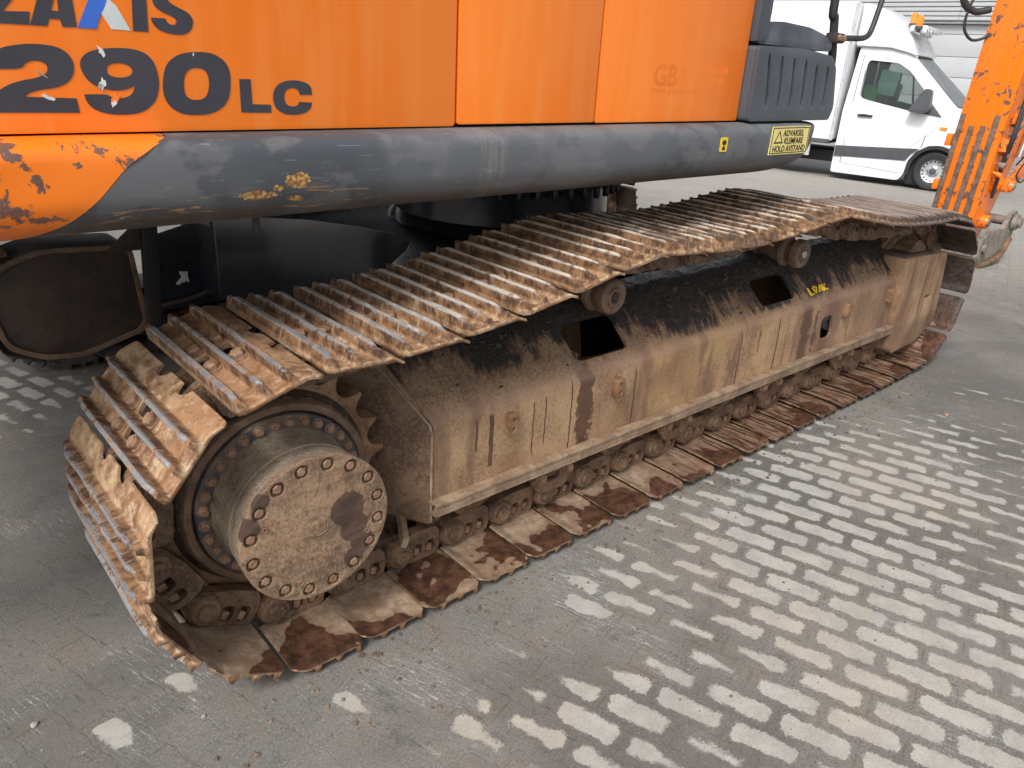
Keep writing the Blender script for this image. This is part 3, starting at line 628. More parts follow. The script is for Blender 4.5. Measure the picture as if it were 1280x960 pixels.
# ---- track path (pins) in the x,z plane
SC, SR, IR = (-.11, .437), .345, .357
PITCH = .203
def build_path(icx):
    pts = [(icx + (SC[0] - icx) * t, .098) for t in np.linspace(0, 1, 80)]
    pts = [(x, .098 - .004 * max(0, .4 - x) / .5 + max(0, (x - icx + .5)) ** 2 * .06) for x, z in pts]
    pts += [(SC[0] + SR * math.cos(a), SC[1] + SR * math.sin(a)) for a in np.linspace(-PI / 2, -3 * PI / 2, 60)[1:]]
    top = [(-.11, .782), (.164, .779), (.356, .796), (.552, .816), (.743, .85), (.95, .89), (1.126, .911), (1.33, .893), (1.52, .886), (1.72, .885), (1.91, .896), (2.1, .914), (2.284, .930), (2.507, .893), (2.68, .862), (2.88, .836), (3.08, .822), (3.27, .812), (icx, .452 + IR)]
    pts += [(p.x, p.y) for p in smoothline([(a, b, 0) for a, b in top], 10)][1:]
    pts += [(icx + IR * math.cos(a), .452 + IR * math.sin(a)) for a in np.linspace(PI / 2, -PI / 2, 60)[1:-1]]
    P = np.array(pts); seg = np.hypot(*np.diff(np.vstack([P, P[:1]]), axis=0).T); cum = np.concatenate([[0], np.cumsum(seg)]); return P, cum, np.vstack([P, P[:1]])
def walk(cum, PC, s0, n):
    TOT = cum[-1]
    def at(s): s %= TOT; return np.array([np.interp(s, cum, PC[:, 0]), np.interp(s, cum, PC[:, 1])])
    s = s0; out = [s]
    for _ in range(n):
        lo, hi = s, s + PITCH * 1.5; p0 = at(s)
        for _ in range(26):
            mid = (lo + hi) / 2
            if np.hypot(*(at(mid) - p0)) < PITCH: lo = mid
            else: hi = mid
        s = lo; out.append(s)
    return out, at
def close(icx, n):
    P, cum, PC = build_path(icx); s0 = float(np.interp(-(14 * .203 + .040), -P[:80, 0], cum[:80]))   # pins 40 mm in front of the plate gaps
    S, at = walk(cum, PC, s0, n); return S[-1] - s0 - cum[-1], S, at
best = None
for n in (46, 47, 48, 49):
    lo, hi = 3.40, 3.75
    if close(lo, n)[0] < 0 or close(hi, n)[0] > 0: continue
    for _ in range(14):
        mid = (lo + hi) / 2
        if close(mid, n)[0] > 0: lo = mid
        else: hi = mid
    if best is None or abs(lo - 3.60) < abs(best[0] - 3.60): best = (lo, n)
IC = (best[0], .452); NL = best[1]; _, S, at = close(IC[0], NL); pins = [at(s) for s in S[:NL]]

# ---- shoe: three grousers, bolt row windows, lip
W = .60; u0, u1 = .0420, .2500
GU = [.054, .116, .178]
def shoe_sdf(U, V):
    def rr(cu, cv, hu, hv, r):
        du = np.abs(U - cu) - (hu - r); dv = np.abs(V - cv) - (hv - r)
        return np.hypot(np.maximum(du, 0), np.maximum(dv, 0)) + np.minimum(np.maximum(du, dv), 0) - r
    d = np.minimum(rr(.085, .300, .0155, .025, .012), rr(.148, .300, .0155, .030, .013))
    d = np.minimum(d, np.hypot(U - .256, (V - .232)) - .031); d = np.minimum(d, np.hypot(U - .256, (V - .368)) - .031)
    return d
def make_shoe(seed, mudk=1.0):
    us = np.unique(np.round(np.concatenate([np.linspace(u0, u1, 36)] + [np.linspace(g - .018, g + .018, 13) for g in GU]), 5)); us = us[(us >= u0) & (us <= u1)]
    vs = np.unique(np.round(np.concatenate([np.linspace(0, W, 61), np.linspace(0, .07, 15), np.linspace(W - .07, W, 15)]), 5))
    def height(U, V):
        h = np.full(U.shape, .011); ve = np.minimum(V, W - V)
        for k, g in enumerate(GU):
            gg = g + .0015 * (vnoise(U * 0, V, 9, seed + k) - .5)
            d = np.abs(U - gg); tp = .0045 if k else .006
            e = .62 * sstep(ve, .0, .005) + .38 * sstep(ve, .012, .055 + .02 * vnoise(V, V * 0, 4, seed)); amp = .0335 * (.90 + .14 * vnoise(U * 0, V, 14, seed + 9 + k))
            h = np.maximum(h, .011 + amp * e * (1 - sstep(d, tp, .0130)))
        mud = np.maximum(0, vnoise(U, V, 26, seed + 20) * .6 + vnoise(U, V, 60, seed + 21) * .4 - .53) * .009 * mudk
        mud *= 1 - sstep(h, .02, .030); mud *= .35 + .65 * sstep(ve, .02, .12)
        h = h + mud + (vnoise(U, V, 120, seed + 5) - .5) * .0007
        lip = sstep(U, .198, .245); h = h - .004 * lip
        h = np.where((ve < .004) | (U < u0 + .002) | (U > u1 - .002), h - .003, h)
        return h
    def base(U, V):
        ve = np.minimum(V, W - V)
        return .055 + .003 * sstep(ve, .03, 0) - .0150 * sstep(U, .205, .250)
    def mp(U, V, side):
        b = base(U, V); r = .012 * sstep(np.minimum(V, W - V), .012, 0)          # rounded plate corners
        Ux = np.clip(U, u0 + r, u1 - r)
        return np.stack([Ux, V, b + (height(U, V) if side else 0)], -1)
    wear = lambda U, V, side: (sstep(height(U, V), .028, .037) if side else U * 0)
    inner = lambda U, V, side: (U * 0 if side else U * 0 + 1.0)
    hgt = lambda U, V, side: (np.clip((height(U, V) - .011) / .0335, 0, 1) if side else U * 0)
    return grid_sheet(us, vs, None, mp, shoe_sdf, {'wear': wear, 'inner': inner, 'hgt': hgt}, 'track_shoe', 32)
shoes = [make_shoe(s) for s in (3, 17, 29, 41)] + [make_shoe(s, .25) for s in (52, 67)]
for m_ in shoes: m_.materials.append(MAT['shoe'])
far_shoe = shoes[0].copy(); far_shoe.materials.clear(); far_shoe.materials.append(MAT['darkmud'])
bolt_me = bm_mesh(hexbolt_bm(.0180, .019), 'bolt', 30); bolt_me.materials.append(MAT['bolt'])

# ---- chain link (one rail side): lateral axis = local y, 0 outer face .. inward
def link_bm(sgn=1):
    Pt = PITCH; bm = bmesh.new()
    def ring(cx, cy, r, a0, a1, n): return [(cx + r * math.cos(math.radians(a0 + (a1 - a0) * i / n)), cy + r * math.sin(math.radians(a0 + (a1 - a0) * i / n))) for i in range(n + 1)]
    # local (u, w): w positive = outward to the shoe (foot at +.055), rail surface at -.052
    body = [(.075, .054), (.055, .045), (.046, .012), (.050, -.030), (.066, -.050), (.150, -.052), (.182, -.046)] + ring(Pt, 0, .046, -75, 62, 8) + [(.185, .050), (.150, .054)]
    holes = [rrect(.066, .102, -.006, .040, .014), rrect(.114, .150, -.006, .040, .014)]
    join(bm, prism_bm(body, .034 * sgn, (0, 0, 0), (1, 0, 0), (0, 0, 1), (0, 1, 0), holes, .004))
    tab = ring(0, 0, .043, 250, 70, 10) + [(.050, .050), (.085, .052), (.100, .020), (.092, -.045), (.05, -.048)]
    join(bm, prism_bm(tab, .030 * sgn, (0, .035 * sgn, 0), (1, 0, 0), (0, 0, 1), (0, 1, 0), (), .004))
    # boss and pin head at the leading end
    b = lathe_bm([(0, -.030), (.022, -.030), (.024, -.027), (.024, -.022), (.036, -.022), (.042, -.014), (.044, .004)], (Pt, 0, 0), (0, 1 * sgn, 0), 24)
    join(bm, b)
    return bm
link_o = bm_mesh(link_bm(1), 'track_link', 35); link_i = bm_mesh(link_bm(-1), 'track_link', 35)
link_o.materials.append(MAT['link']); link_i.materials.append(MAT['link'])
nut_bm = bmesh.new(); add_box(nut_bm, (0, .017, 0), (.020, .026, .024), Matrix.Rotation(.2, 3, 'Y'), .003); nut_me = bm_mesh(nut_bm, 'nut', 30); nut_me.materials.append(MAT['bolt'])
pin_me = bm_mesh(tube_bm([(0, .03, 0), (0, .17, 0)], .026, 14), 'pin', 40); pin_me.materials.append(MAT['link'])

def put(name, me, parent, mw, local):
    o = bpy.data.objects.new(name, me); COL.objects.link(o); o.parent = parent
    if local: o.matrix_local = mw
    else: o.matrix_parent_inverse = Matrix.Translation(-wloc(parent)); o.matrix_basis = mw
    return o
rs = random.Random(5)
def frame_mat(i, y):
    a, b = pins[i], pins[(i + 1) % NL]; u = Vector((b[0] - a[0], 0, b[1] - a[1])).normalized(); v = Vector((0, 1, 0)); w = u.cross(v)
    return Matrix(((u.x, v.x, w.x, a[0]), (u.y, v.y, w.y, y), (u.z, v.z, w.z, a[1]), (0, 0, 0, 1)))
for i in range(NL):
    m = frame_mat(i, 0.0)
    jit = Matrix.Rotation(rs.uniform(-.006, .006), 4, 'Y') @ Matrix.Translation((0, rs.uniform(-.003, .003), 0))
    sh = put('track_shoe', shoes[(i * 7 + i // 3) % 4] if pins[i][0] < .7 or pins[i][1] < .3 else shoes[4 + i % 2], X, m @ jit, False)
    onTop = pins[i][1] > .35 and (pins[i][0] < 2.2)
    for (bu, bv) in ((.085, .242), (.085, .356), (.148, .236), (.148, .362)):
        if onTop: put('bolt', bolt_me, sh, Matrix.Translation((bu, bv, .067)) @ Matrix.Rotation(rs.uniform(0, 1), 4, 'Z'), True)
    lk = put('track_link', link_o, X, frame_mat(i, .205), False)
    for nu in (.085, .133): put('nut', nut_me, lk, Matrix.Translation((nu, 0, .026)), True)
    put('pin', pin_me, lk, Matrix.Identity(4), True)
    put('track_link', link_i, X, frame_mat(i, .395), False)
    # far track: same shoes
    for fy, lm in ((2.705, link_o), (2.895, link_i)):
        put('track_link', lm, X, frame_mat(i, fy), False)
    fm = m.copy(); fm[1][3] = 2.5; put('track_shoe', far_shoe, X, fm, False)

# ---- sprocket
def sprocket_outline(nt, rr, rt, ph):
    o = []
    for k in range(nt):
        for j, (f, q) in enumerate([(-.5, 0), (-.40, .02), (-.30, .10), (-.20, .28), (-.12, .55), (-.07, .90), (-.035, 1.0), (.035, 1.0), (.07, .90), (.12, .55), (.20, .28), (.30, .10), (.40, .02)]):
            a = ph + 2 * PI * (k + f) / nt; r = rr + (rt - rr) * q; o.append((r * math.cos(a), r * math.sin(a)))
    return o
sp = prism('sprocket', sprocket_outline(21, .294, .340, math.radians(2.7)), .078, (SC[0], .262, SC[1]), (1, 0, 0), (0, 0, 1), (0, 1, 0), 'sprocket', X, (), .006)
lathe('sprocket_hub_plate', [(0, -.012), (.262, -.012), (.268, -.006), (.268, .02)], (SC[0], .262, SC[1]), (0, 1, 0), 'sprocket', sp, 64)
hb = bm_mesh(hexbolt_bm(.0165, .014), 'sprocket_bolt', 30); hb.materials.append(MAT['bolt'])
RX = Matrix.Rotation(PI / 2, 4, 'X')          # +z -> -y
for k in range(24):
    a = 2 * PI * k / 24 + .1; put('bolt', hb, sp, Matrix.Translation((SC[0] + .247 * math.cos(a), .250, SC[1] + .247 * math.sin(a))) @ RX, True)
# ---- final drive: housing rim, bolted flange, drum, cover
fd = lathe('final_drive', [(.262, .262), (.258, .222), (.252, .214), (.236, .212), (.232, .216), (.230, .236)], (SC[0], 0, SC[1]), (0, 1, 0), 'hub', X, 80)
lathe('flange_ring', [(.228, .25), (.228, .206), (.225, .203), (.19, .203)], (SC[0], 0, SC[1]), (0, 1, 0), 'bluegrease', fd, 80)
fb = bm_mesh(hexbolt_bm(.0115, .012, True, 12), 'flange_bolt', 30); fb.materials.append(MAT['bolt'])
for k in range(32):
    a = 2 * PI * k / 32 + .06; put('bolt', fb, fd, Matrix.Translation((SC[0] + .2095 * math.cos(a), .203, SC[1] + .2095 * math.sin(a))) @ RX, True)
lathe('drum', [(.194, .205), (.190, .19), (.186, .175), (.187, .12), (.189, .10), (.186, .098), (.187, .094), (.1935, .06), (.1955, .034), (.1955, .030)], (SC[0], 0, SC[1]), (0, 1, 0), 'drum', fd, 96, 50, .006)
# cover with sunk bolt pockets
cv_holes = []
for k in range(16):
    a = 2 * PI * k / 16 + .20; cx, cy = .1715 * math.cos(a), .1715 * math.sin(a)
    cv_holes.append([(cx + .0190 * math.cos(t), cy + .0190 * math.sin(t)) for t in np.linspace(0, 2 * PI, 14)[:-1]])
for k, (rr_, a) in enumerate(((.142, 2.80), (.147, -.42), (.150, -1.95))):
    cv_holes.append([(rr_ * math.cos(a) + .009 * math.cos(t), rr_ * math.sin(a) + .009 * math.sin(t)) for t in np.linspace(0, 2 * PI, 12)[:-1]])
disc = [(.1965 * math.cos(t), .1965 * math.sin(t)) for t in np.linspace(0, 2 * PI, 97)[:-1]]
cv = prism('drive_cover', disc, .016, (SC[0], .0155, SC[1]), (1, 0, 0), (0, 0, 1), (0, 1, 0), 'cover', fd, cv_holes, .0022)
lathe('cover_backing', [(0, .0285), (.194, .0285), (.194, .034)], (SC[0], 0, SC[1]), (0, 1, 0), 'drum', fd, 64)
cb = bm_mesh(hexbolt_bm(.0125, .012, False, 6), 'cover_bolt', 30); cb.materials.append(MAT['bolt'])
for k in range(16):
    a = 2 * PI * k / 16 + .20; put('bolt', cb, fd, Matrix.Translation((SC[0] + .1715 * math.cos(a), .0285, SC[1] + .1715 * math.sin(a))) @ RX @ Matrix.Rotation(k, 4, 'Z'), True)
for rr_, a in ((.142, 2.80), (.147, -.42), (.150, -1.95)):
    lathe('plug', [(0, -.006), (.004, -.006), (.0045, -.009), (.008, -.009), (.009, 0)], (SC[0] + rr_ * math.cos(a), .0225, SC[1] + rr_ * math.sin(a)), (0, 1, 0), 'bolt', fd, 12)
# embossed casting ridge near the centre
tube('casting_ridge', [(SC[0] - .03, .0155, SC[1] - .01), (SC[0] - .005, .0150, SC[1] - .019), (SC[0] + .022, .0155, SC[1] - .015)], .0022, 'cover', fd, 6)
# wheel hub collar behind
lathe('hub_collar', [(.262, .26), (.262, .24), (.30, .30)], (SC[0], 0, SC[1]), (0, 1, 0), 'darkmud', fd, 48)

# ---- track frame: pressed box with sloping top
prof = [(.150, .245), (.150, .523)]
for k in range(1, 8):
    a = math.radians(45 * k / 7); prof.append((.150 + .035 * (1 - math.cos(a)), .523 + .035 * math.sin(a)))
prof += [(.18, .568), (.335, .738)]
prof[-2] = (prof[-3][0] + .012, prof[-3][1] + .012)
for k in range(1, 5):
    a = math.radians(45 - 45 * k / 4); prof.append((.335 + .03 * (math.sin(math.radians(45)) - math.sin(a)), .738 + .03 * (math.cos(a) - math.cos(math.radians(45)))))
prof += [(.43, .7465), (.46, .735), (.60, .58), (.62, .55), (.62, .245)]
pr = np.array(prof); ps = np.concatenate([[0], np.cumsum(np.hypot(*np.diff(pr, axis=0).T))])
def s_of_y(y):     # on the slope
    return float(np.interp(y, pr[:-6, 0], ps[:-6]))
sv_ = np.unique(np.round(np.concatenate([ps, np.linspace(0, ps[-1], 70), np.linspace(.28, .62, 44)]), 4))
sv_ = np.array([a for k, a in enumerate(sv_) if k == 0 or a - sv_[k - 1] > .0012])
FX0, FX1 = .33, 3.42
uv_ = np.unique(np.round(np.concatenate([np.linspace(FX0, FX1, 210), np.linspace(.93, 1.23, 40), np.linspace(2.05, 2.40, 40), np.linspace(2.56, 2.72, 24)]), 4))
def rrs(U, V, cu, cv, hu, hv, r, sk=0.0):
    U = U - sk * (V - cv); du = np.abs(U - cu) - (hu - r); dv = np.abs(V - cv) - (hv - r)
    return np.hypot(np.maximum(du, 0), np.maximum(dv, 0)) + np.minimum(np.maximum(du, dv), 0) - r
sh0, sh1 = s_of_y(.192), s_of_y(.288)
def frame_sdf(U, V):
    d = rrs(U, V, 1.078, (sh0 + sh1) / 2, .134, (sh1 - sh0) / 2, .030, -.10)
    d = np.minimum(d, rrs(U, V, 2.225, (s_of_y(.196) + s_of_y(.284)) / 2, .138, (s_of_y(.284) - s_of_y(.196)) / 2, .030, -.10))
    return np.minimum(d, rrs(U, V, 2.635,   .160, .056, .060, .036, -.25))
nrmy = np.gradient(pr[:, 1], ps); nrmz = -np.gradient(pr[:, 0], ps)
def frame_map(U, V, side):
    y = np.interp(V, ps, pr[:, 0]); z = np.interp(V, ps, pr[:, 1]); ny_, nz_ = np.interp(V, ps, nrmy), np.interp(V, ps, nrmz)
    L_ = np.hypot(ny_, nz_) + 1e-9; ny_, nz_ = ny_ / L_, nz_ / L_
    xx = U - (y - .15) * .55 * sstep(U, FX0 + .3, FX0)
    k = 0 if side else .014
    if side:
        soil = sstep(z, .56, .60) * (vnoise(U, V, 11, 3) * .5 + vnoise(U, V, 34, 4) * .35 + vnoise(U, V, 90, 6) * .25 - .35) * .017
        soil = np.maximum(soil, 0) * sstep(np.abs(frame_sdf(U, V)), .0, .03) + (vnoise(U, V, 5, 8) - .5) * .004
        k = k - soil
    return np.stack([xx, y + ny_ * k, z + nz_ * k], -1)
tf = obj('track_frame', grid_sheet(uv_, sv_, None, frame_map, frame_sdf, None, 'track_frame', 40), 'frame', X)
def fx(y): return FX0 - (y - .15) * .55
# end plate on the slanted rear end of the box
e0 = Vector((fx(.155) - .006, .155, 0)); eA = (Vector((fx(.61), .61, 0)) - Vector((fx(.155), .155, 0))).normalized()
ep = [(0, .20), (0, .53), (.03, .575), (.20, .745), (.33, .745), (.50, .57), (.50, .20)]
prism('end_plate', ep, .012, e0, eA, (0, 0, 1), Vector((0, 0, 1)).cross(eA) * -1, 'endplate', tf, (), .003)
box('end_lip', (.283, .25, .188), (.020, .27, .034), 'rail', tf, Matrix.Rotation(-.50, 3, 'Z') @ Matrix.Rotation(.3, 3, 'Y'), .005)
# bottom rail: channel with worn top edge
bm = bmesh.new(); add_box(bm, (1.86, .142, .2835), (3.08, .056, .010), None, .002); add_box(bm, (1.86, .123, .265), (3.08, .008, .026), None, .002); add_box(bm, (1.86, .140, .247), (3.08, .04, .010), None, .002)
obj('bottom_rail', bm_mesh(bm, 'bottom_rail', 30), 'rail', tf)
box('floor_of_frame', (1.87, .39, .235), (3.1, .46, .02), 'darkmud', tf, None, .003)
box('web_inside_frame', (.99, .40, .42), (.014, .34, .34), 'frame', tf, None, 0)
# small two-hole brackets on the outer face
for k, bx in enumerate((.62, 1.12, 2.79, 3.26)):
    bm = prism_bm(rrect(-.019, .019, -.034, .034, .006), .028, (0, 0, 0), (1, 0, 0), (0, 0, 1), (0, -1, 0), [[(.007 * math.cos(t), .016 + .007 * math.sin(t)) for t in np.linspace(0, 2 * PI, 11)[:-1]], [(.007 * math.cos(t), -.016 + .007 * math.sin(t)) for t in np.linspace(0, 2 * PI, 11)[:-1]]], .002)
    bmesh.ops.translate(bm, vec=(bx, .152, .468), verts=bm.verts); obj('bracket', bm_mesh(bm, 'bracket', 30), 'sprocket', tf)
cr_ = random.Random(21); bm = bmesh.new()
for k in range(520):
    x_ = cr_.uniform(.36, 3.25); y_ = .185 + (1 - abs(cr_.gauss(0, .62))) * .15
    if not .185 < y_ < .335: continue
    t_ = float(np.interp(y_, pr[:-6, 0], ps[:-6]))
    if float(frame_sdf(np.array(x_), np.array(t_))) < .012: continue
    z_ = float(np.interp(y_, pr[:-6, 0], pr[:-6, 1])); r_ = cr_.choice([.003, .004, .004, .005, .006, .008]); b_ = bmesh.new(); bmesh.ops.create_icosphere(b_, subdivisions=1, radius=r_)
    for v in b_.verts: v.co = Vector((v.co.x * cr_.uniform(.9, 1.7), v.co.y * cr_.uniform(.8, 1.5), v.co.z * cr_.uniform(.4, .9))); v.co += Vector((x_, y_ - .004, z_ + .001))
    join(bm, b_)
tag(obj('mud_clods', bm_mesh(bm, 'mud_clods', 30), 'clod', tf), kind='stuff')
# weld beads round the end of the box
bead = [Vector((fx(y_) - .004 - 0, y_ - .002, z_)) for y_, z_ in [(.153, .21)] + [(.153, .21 + .02 * k) for k in range(1, 16)] + [(.16 + .012 * k, .535 + .0125 * k) for k in range(15)]]
tube('weld_bead', bead, [.0045 + .0012 * math.sin(k * 2.1) for k in range(len(bead) * 8)], 'rail', tf, 6)
# yellow paint scrawl on the slope
dsl = Vector((0, .155, .17)).normalized(); nsl = Vector((0, -.17, .155)).normalized()
def on_slope(x, t): return Vector((x, .185, .575)) + dsl * t + nsl * .010
scr = [[(2.47, .035), (2.475, 0), (2.50, .004)], [(2.51, .03), (2.525, .006), (2.545, .028), (2.52, .034)], [(2.555, .005), (2.575, .034), (2.585, .006)], [(2.595, .034), (2.60, .004)], [(2.625, .034), (2.603, .018), (2.63, .006)]]
for st_ in scr: tube('paint_mark', [on_slope(a, b * 1.1) for a, b in st_], .0045, 'yellow2', tf, 6, False)
# carrier rollers
for rx in (1.115, 2.36):
    cr = lathe('carrier_roller', [(0, .195), (.020, .195), (.024, .190), (.034, .190), (.036, .197), (.052, .194), (.060, .199), (.064, .210), (.064, .232), (.055, .240), (.052, .262), (.066, .272), (.070, .285), (.052, .292), (.050, .40), (.066, .41), (.05, .42), (0, .42)], (rx, 0, .782), (0, 1, 0), 'hub', X, 40)
    lathe('end_cap', [(0, .1905), (.017, .1905), (.019, .194), (.019, .20)], (rx, 0, .782), (0, 1, 0), 'deckblack' if rx < 2 else 'chrome', cr, 24)
    box('roller_bracket', (rx, .43, .755), (.10, .10, .10), 'darkmud', cr, None, .01)
# track rollers, collars and guards below the rail
for k in range(9):
    rx = .52 + k * .345
    tr = lathe('track_roller', [(0, .175), (.045, .175), (.055, .183), (.058, .20), (.085, .205), (.088, .225), (.075, .228), (.072, .37), (.088, .375), (.088, .40), (.05, .405), (.05, .43), (0, .43)], (rx, 0, .225), (0, 1, 0), 'link', X, 28)
    bm = bmesh.new(); add_box(bm, (rx, .172, .228), (.105, .030, .055), Matrix.Rotation(.06 * (k % 3 - 1), 3, 'Y'), .012); obj('roller_bearing_block', bm_mesh(bm, 'roller_bearing_block', 40), 'link', tr)
for gx in (.86, 1.55, 2.24, 2.93):
    g = prism('track_guard', roundpoly([(-.09, .25), (-.10, .17), (-.055, .125), (.055, .125), (.10, .17), (.09, .25)], .02), .020, (gx, .168, 0), (1, 0, 0), (0, 0, 1), (0, 1, 0), 'link', X, [rrect(-.03, .03, .165, .195, .012)], .004)
    for s_ in (-.065, .065): put('bolt', bolt_me, g, Matrix.Translation((gx + s_, .166, .20)) @ RX, True)
# idler, yoke
lathe('idler_wheel', [(0, .215), (.085, .215), (.10, .225), (.11, .25), (.26, .262), (.285, .255), (.300, .255), (.304, .262), (.304, .275), (.318, .28), (.318, .32), (.304, .325), (.304, .345), (.26, .34), (.10, .37), (0, .38)], (IC[0], 0, IC[1]), (0, 1, 0), 'link', X, 72)
yo = roundpoly([(3.30, .665), (3.83, .640), (3.90, .235), (3.70, .135), (3.37, .120)], .045)
yk = prism('idler_yoke', yo, .13, (0, .112, 0), (1, 0, 0), (0, 0, 1), (0, 1, 0), 'yoke', X, [rrect(3.66, 3.745, .392, .412, .008)], .022)
box('yoke_top_plate', (3.50, .30, .655), (.36, .34, .03), 'darkmud', yk, Matrix.Rotation(.04, 3, 'Y'), .01)
box('yoke_slot_back', (3.70, .16, .402), (.12, .02, .05), 'black', yk, None, 0)
bm = bmesh.new()
for a, b, c_ in ((3.52, .165, .648), (3.66, .15, .642)): add_box(bm, (a, b, c_), (.10, .016, .010), Matrix.Rotation(.04, 3, 'Y'), .003)
obj('shim_strip', bm_mesh(bm, 'shim_strip', 30), 'rail', yk)
# idler bearing block hump seen over the yoke
lathe('idler_bearing', [(0, .155), (.085, .155), (.10, .17), (.10, .26)], (IC[0] - .02, 0, .625), (0, 1, 0), 'link', yk, 32)

# ---- car body: deck with curved rear recess, legs, centre drum
deck = [(.62, 2.75), (.46, 2.30), (.49, 2.14), (.70, 2.06), (.86, 1.92), (1.00, 1.68), (1.06, 1.44), (1.02, 1.30), (.94, 1.20), (.74, 1.02), (.52, .80), (.42, .62), (1.15, .62), (1.55, .60), (2.3, .60), (3.05, .62), (3.2, .75), (2.6, 1.15), (2.4, 1.4), (2.4, 1.8), (2.6, 2.05), (3.2, 2.5), (3.1, 2.75), (2.0, 2.75), (.9, 2.75)]
cbdy = prism('car_body', deck, -.40, (0, 0, .755), (1, 0, 0), (0, 1, 0), (0, 0, 1), 'deckblack', X, (), .006)
lathe('turntable_base', [(.60, .70), (.585, .762), (.545, .80), (.54, .93), (.545, .965)], (1.79, 1.6, 0), (0, 0, 1), 'deckblack', cbdy, 96)
tt = lathe('slewing_ring', [(.60, .985), (.62, .99), (.62, 1.045), (.60, 1.06), (.40, 1.06)], (1.79, 1.6, 0), (0, 0, 1), 'deckblack', X, 96)
lathe('ring_gap', [(.55, .96), (.55, 1.0)], (1.79, 1.6, 0), (0, 0, 1), 'black', tt, 96)
rb = bm_mesh(lathe_bm([(0, 0), (.014, 0), (.015, .004), (.015, .05), (.019, .052), (.019, .06)], (0, 0, 0), (0, 0, 1), 10), 'ring_bolt', 30); rb.materials.append(MAT['deckblack'])
for k in range(44):
    a = 2 * PI * k / 44; put('bolt', rb, tt, Matrix.Translation((1.79 + .588 * math.cos(a), 1.6 + .588 * math.sin(a), .930)), True)
# dark bolted guard standing on the far deck, right of the ring
bm = bmesh.new(); join(bm, prism_bm([(0, 0), (.42, 0), (.30, .30), (0, .30)], .02, (2.75, 2.3, .80), (1, 0, 0), (0, 0, 1), (0, 1, 0), (), .003)); add_box(bm, (2.96, 2.25, .79), (.46, .12, .05), None, .01)
obj('deck_guard', bm_mesh(bm, 'deck_guard', 30), 'darkmud', cbdy)
# far track frame seen from inside, with the travel motor guard
ff = box('far_track_frame', (2.05, 2.93, .40), (2.8, .40, .36), 'darksteel', X, None, .05)
mg = roundpoly([(-.44, .40), (-.40, .22), (-.27, .145), (-.10, .125), (.17, .20), (.20, .24), (.17, .625), (-.20, .645), (-.35, .60), (-.44, .52)], .05, 4)
g = prism('motor_guard', mg, .28, (0, 2.33, 0), (1, 0, 0), (0, 0, 1), (0, 1, 0), 'darkmud', X, (), .012)
inner_ = [(x * .93 - .008, (z - .40) * .91 + .40) for x, z in mg]
prism('motor_guard_rim', mg, .012, (0, 2.318, 0), (1, 0, 0), (0, 0, 1), (0, 1, 0), 'hub', g, [inner_], .003)
box('guard_top', (-.40, 2.50, .625), (.16, .34, .02), 'link', g, Matrix.Rotation(-.1, 3, 'Y'), .004)
box('leg_upright', (.235, 2.31, .45), (.07, .05, .60), 'darksteel', X, Matrix.Rotation(.06, 3, 'Y'), .008)
prism('leg_gusset', [(0, 0), (.16, 0), (.16, .10), (.12, .10)], .03, (.05, 2.30, .60), (1, 0, 0), (0, 0, 1), (0, 1, 0), 'darkmud', X, (), .004)
box('far_roller_row', (1.75, 2.93, .20), (3.0, .30, .16), 'darkmud', X, None, .02)
box('far_gap_blocker', (.55, 2.50, .28), (.66, .12, .06), 'darkmud', X, Matrix.Rotation(-.03, 3, 'Y'), .01)  # added dark box, hides the bright strip of ground beyond
sc = random.Random(2)
for k in range(6):
    tube('paint_mark', [(.335 + sc.uniform(0, .06), 2.276, .42 + sc.uniform(0, .06)) for _ in range(4)], .0045, 'vanpale', cbdy, 5)
prism('leg_side_wall', [(.235, .30), (.235, .655), (.42, .70), (.60, .715), (.99, .74), (.99, .30)], .02, (0, 2.29, 0), XA, ZB, (0, 1, 0), 'deckblack', cbdy, (), .003)
tube('leg_lower_flange', [(.26, 2.275, .33), (.42, 2.27, .35), (.60, 2.27, .405), (.78, 2.27, .41), (.95, 2.27, .40)], .012, 'darkmud', cbdy, 8)

# ---- upper structure
up = X
def skirt_pt(t):
    """t 0..1 from the top inner edge round the bulge to underneath: (y,z)"""
    P_ = [(.235, 1.344), (.20, 1.346), (.165, 1.343), (.143, 1.335), (.131, 1.320), (.127, 1.295), (.127, 1.258), (.132, 1.225), (.150, 1.196), (.182, 1.175), (.22, 1.160), (.27, 1.150), (.36, 1.146), (.50, 1.146)]
    f = t * (len(P_) - 1); i = min(int(f), len(P_) - 2); f -= i
    q = [P_[max(i - 1, 0)], P_[i], P_[i + 1], P_[min(i + 2, len(P_) - 1)]]
    r = []
    for c in (0, 1):
        p0, p1, p2, p3 = (q[k][c] for k in range(4)); r.append(.5 * ((2 * p1) + (p2 - p0) * f + (2 * p0 - 5 * p1 + 4 * p2 - p3) * f * f + (3 * p1 - 3 * p2 + p3 - p0) * f ** 3))
    return r
def xb(t):      # border between the orange and grey castings
    tt_ = np.interp(t, [0, .15, .30, .5, .65, .75, 1], [-.30, -.312, -.362, -.452, -.53, -.575, -.66]); return float(tt_)
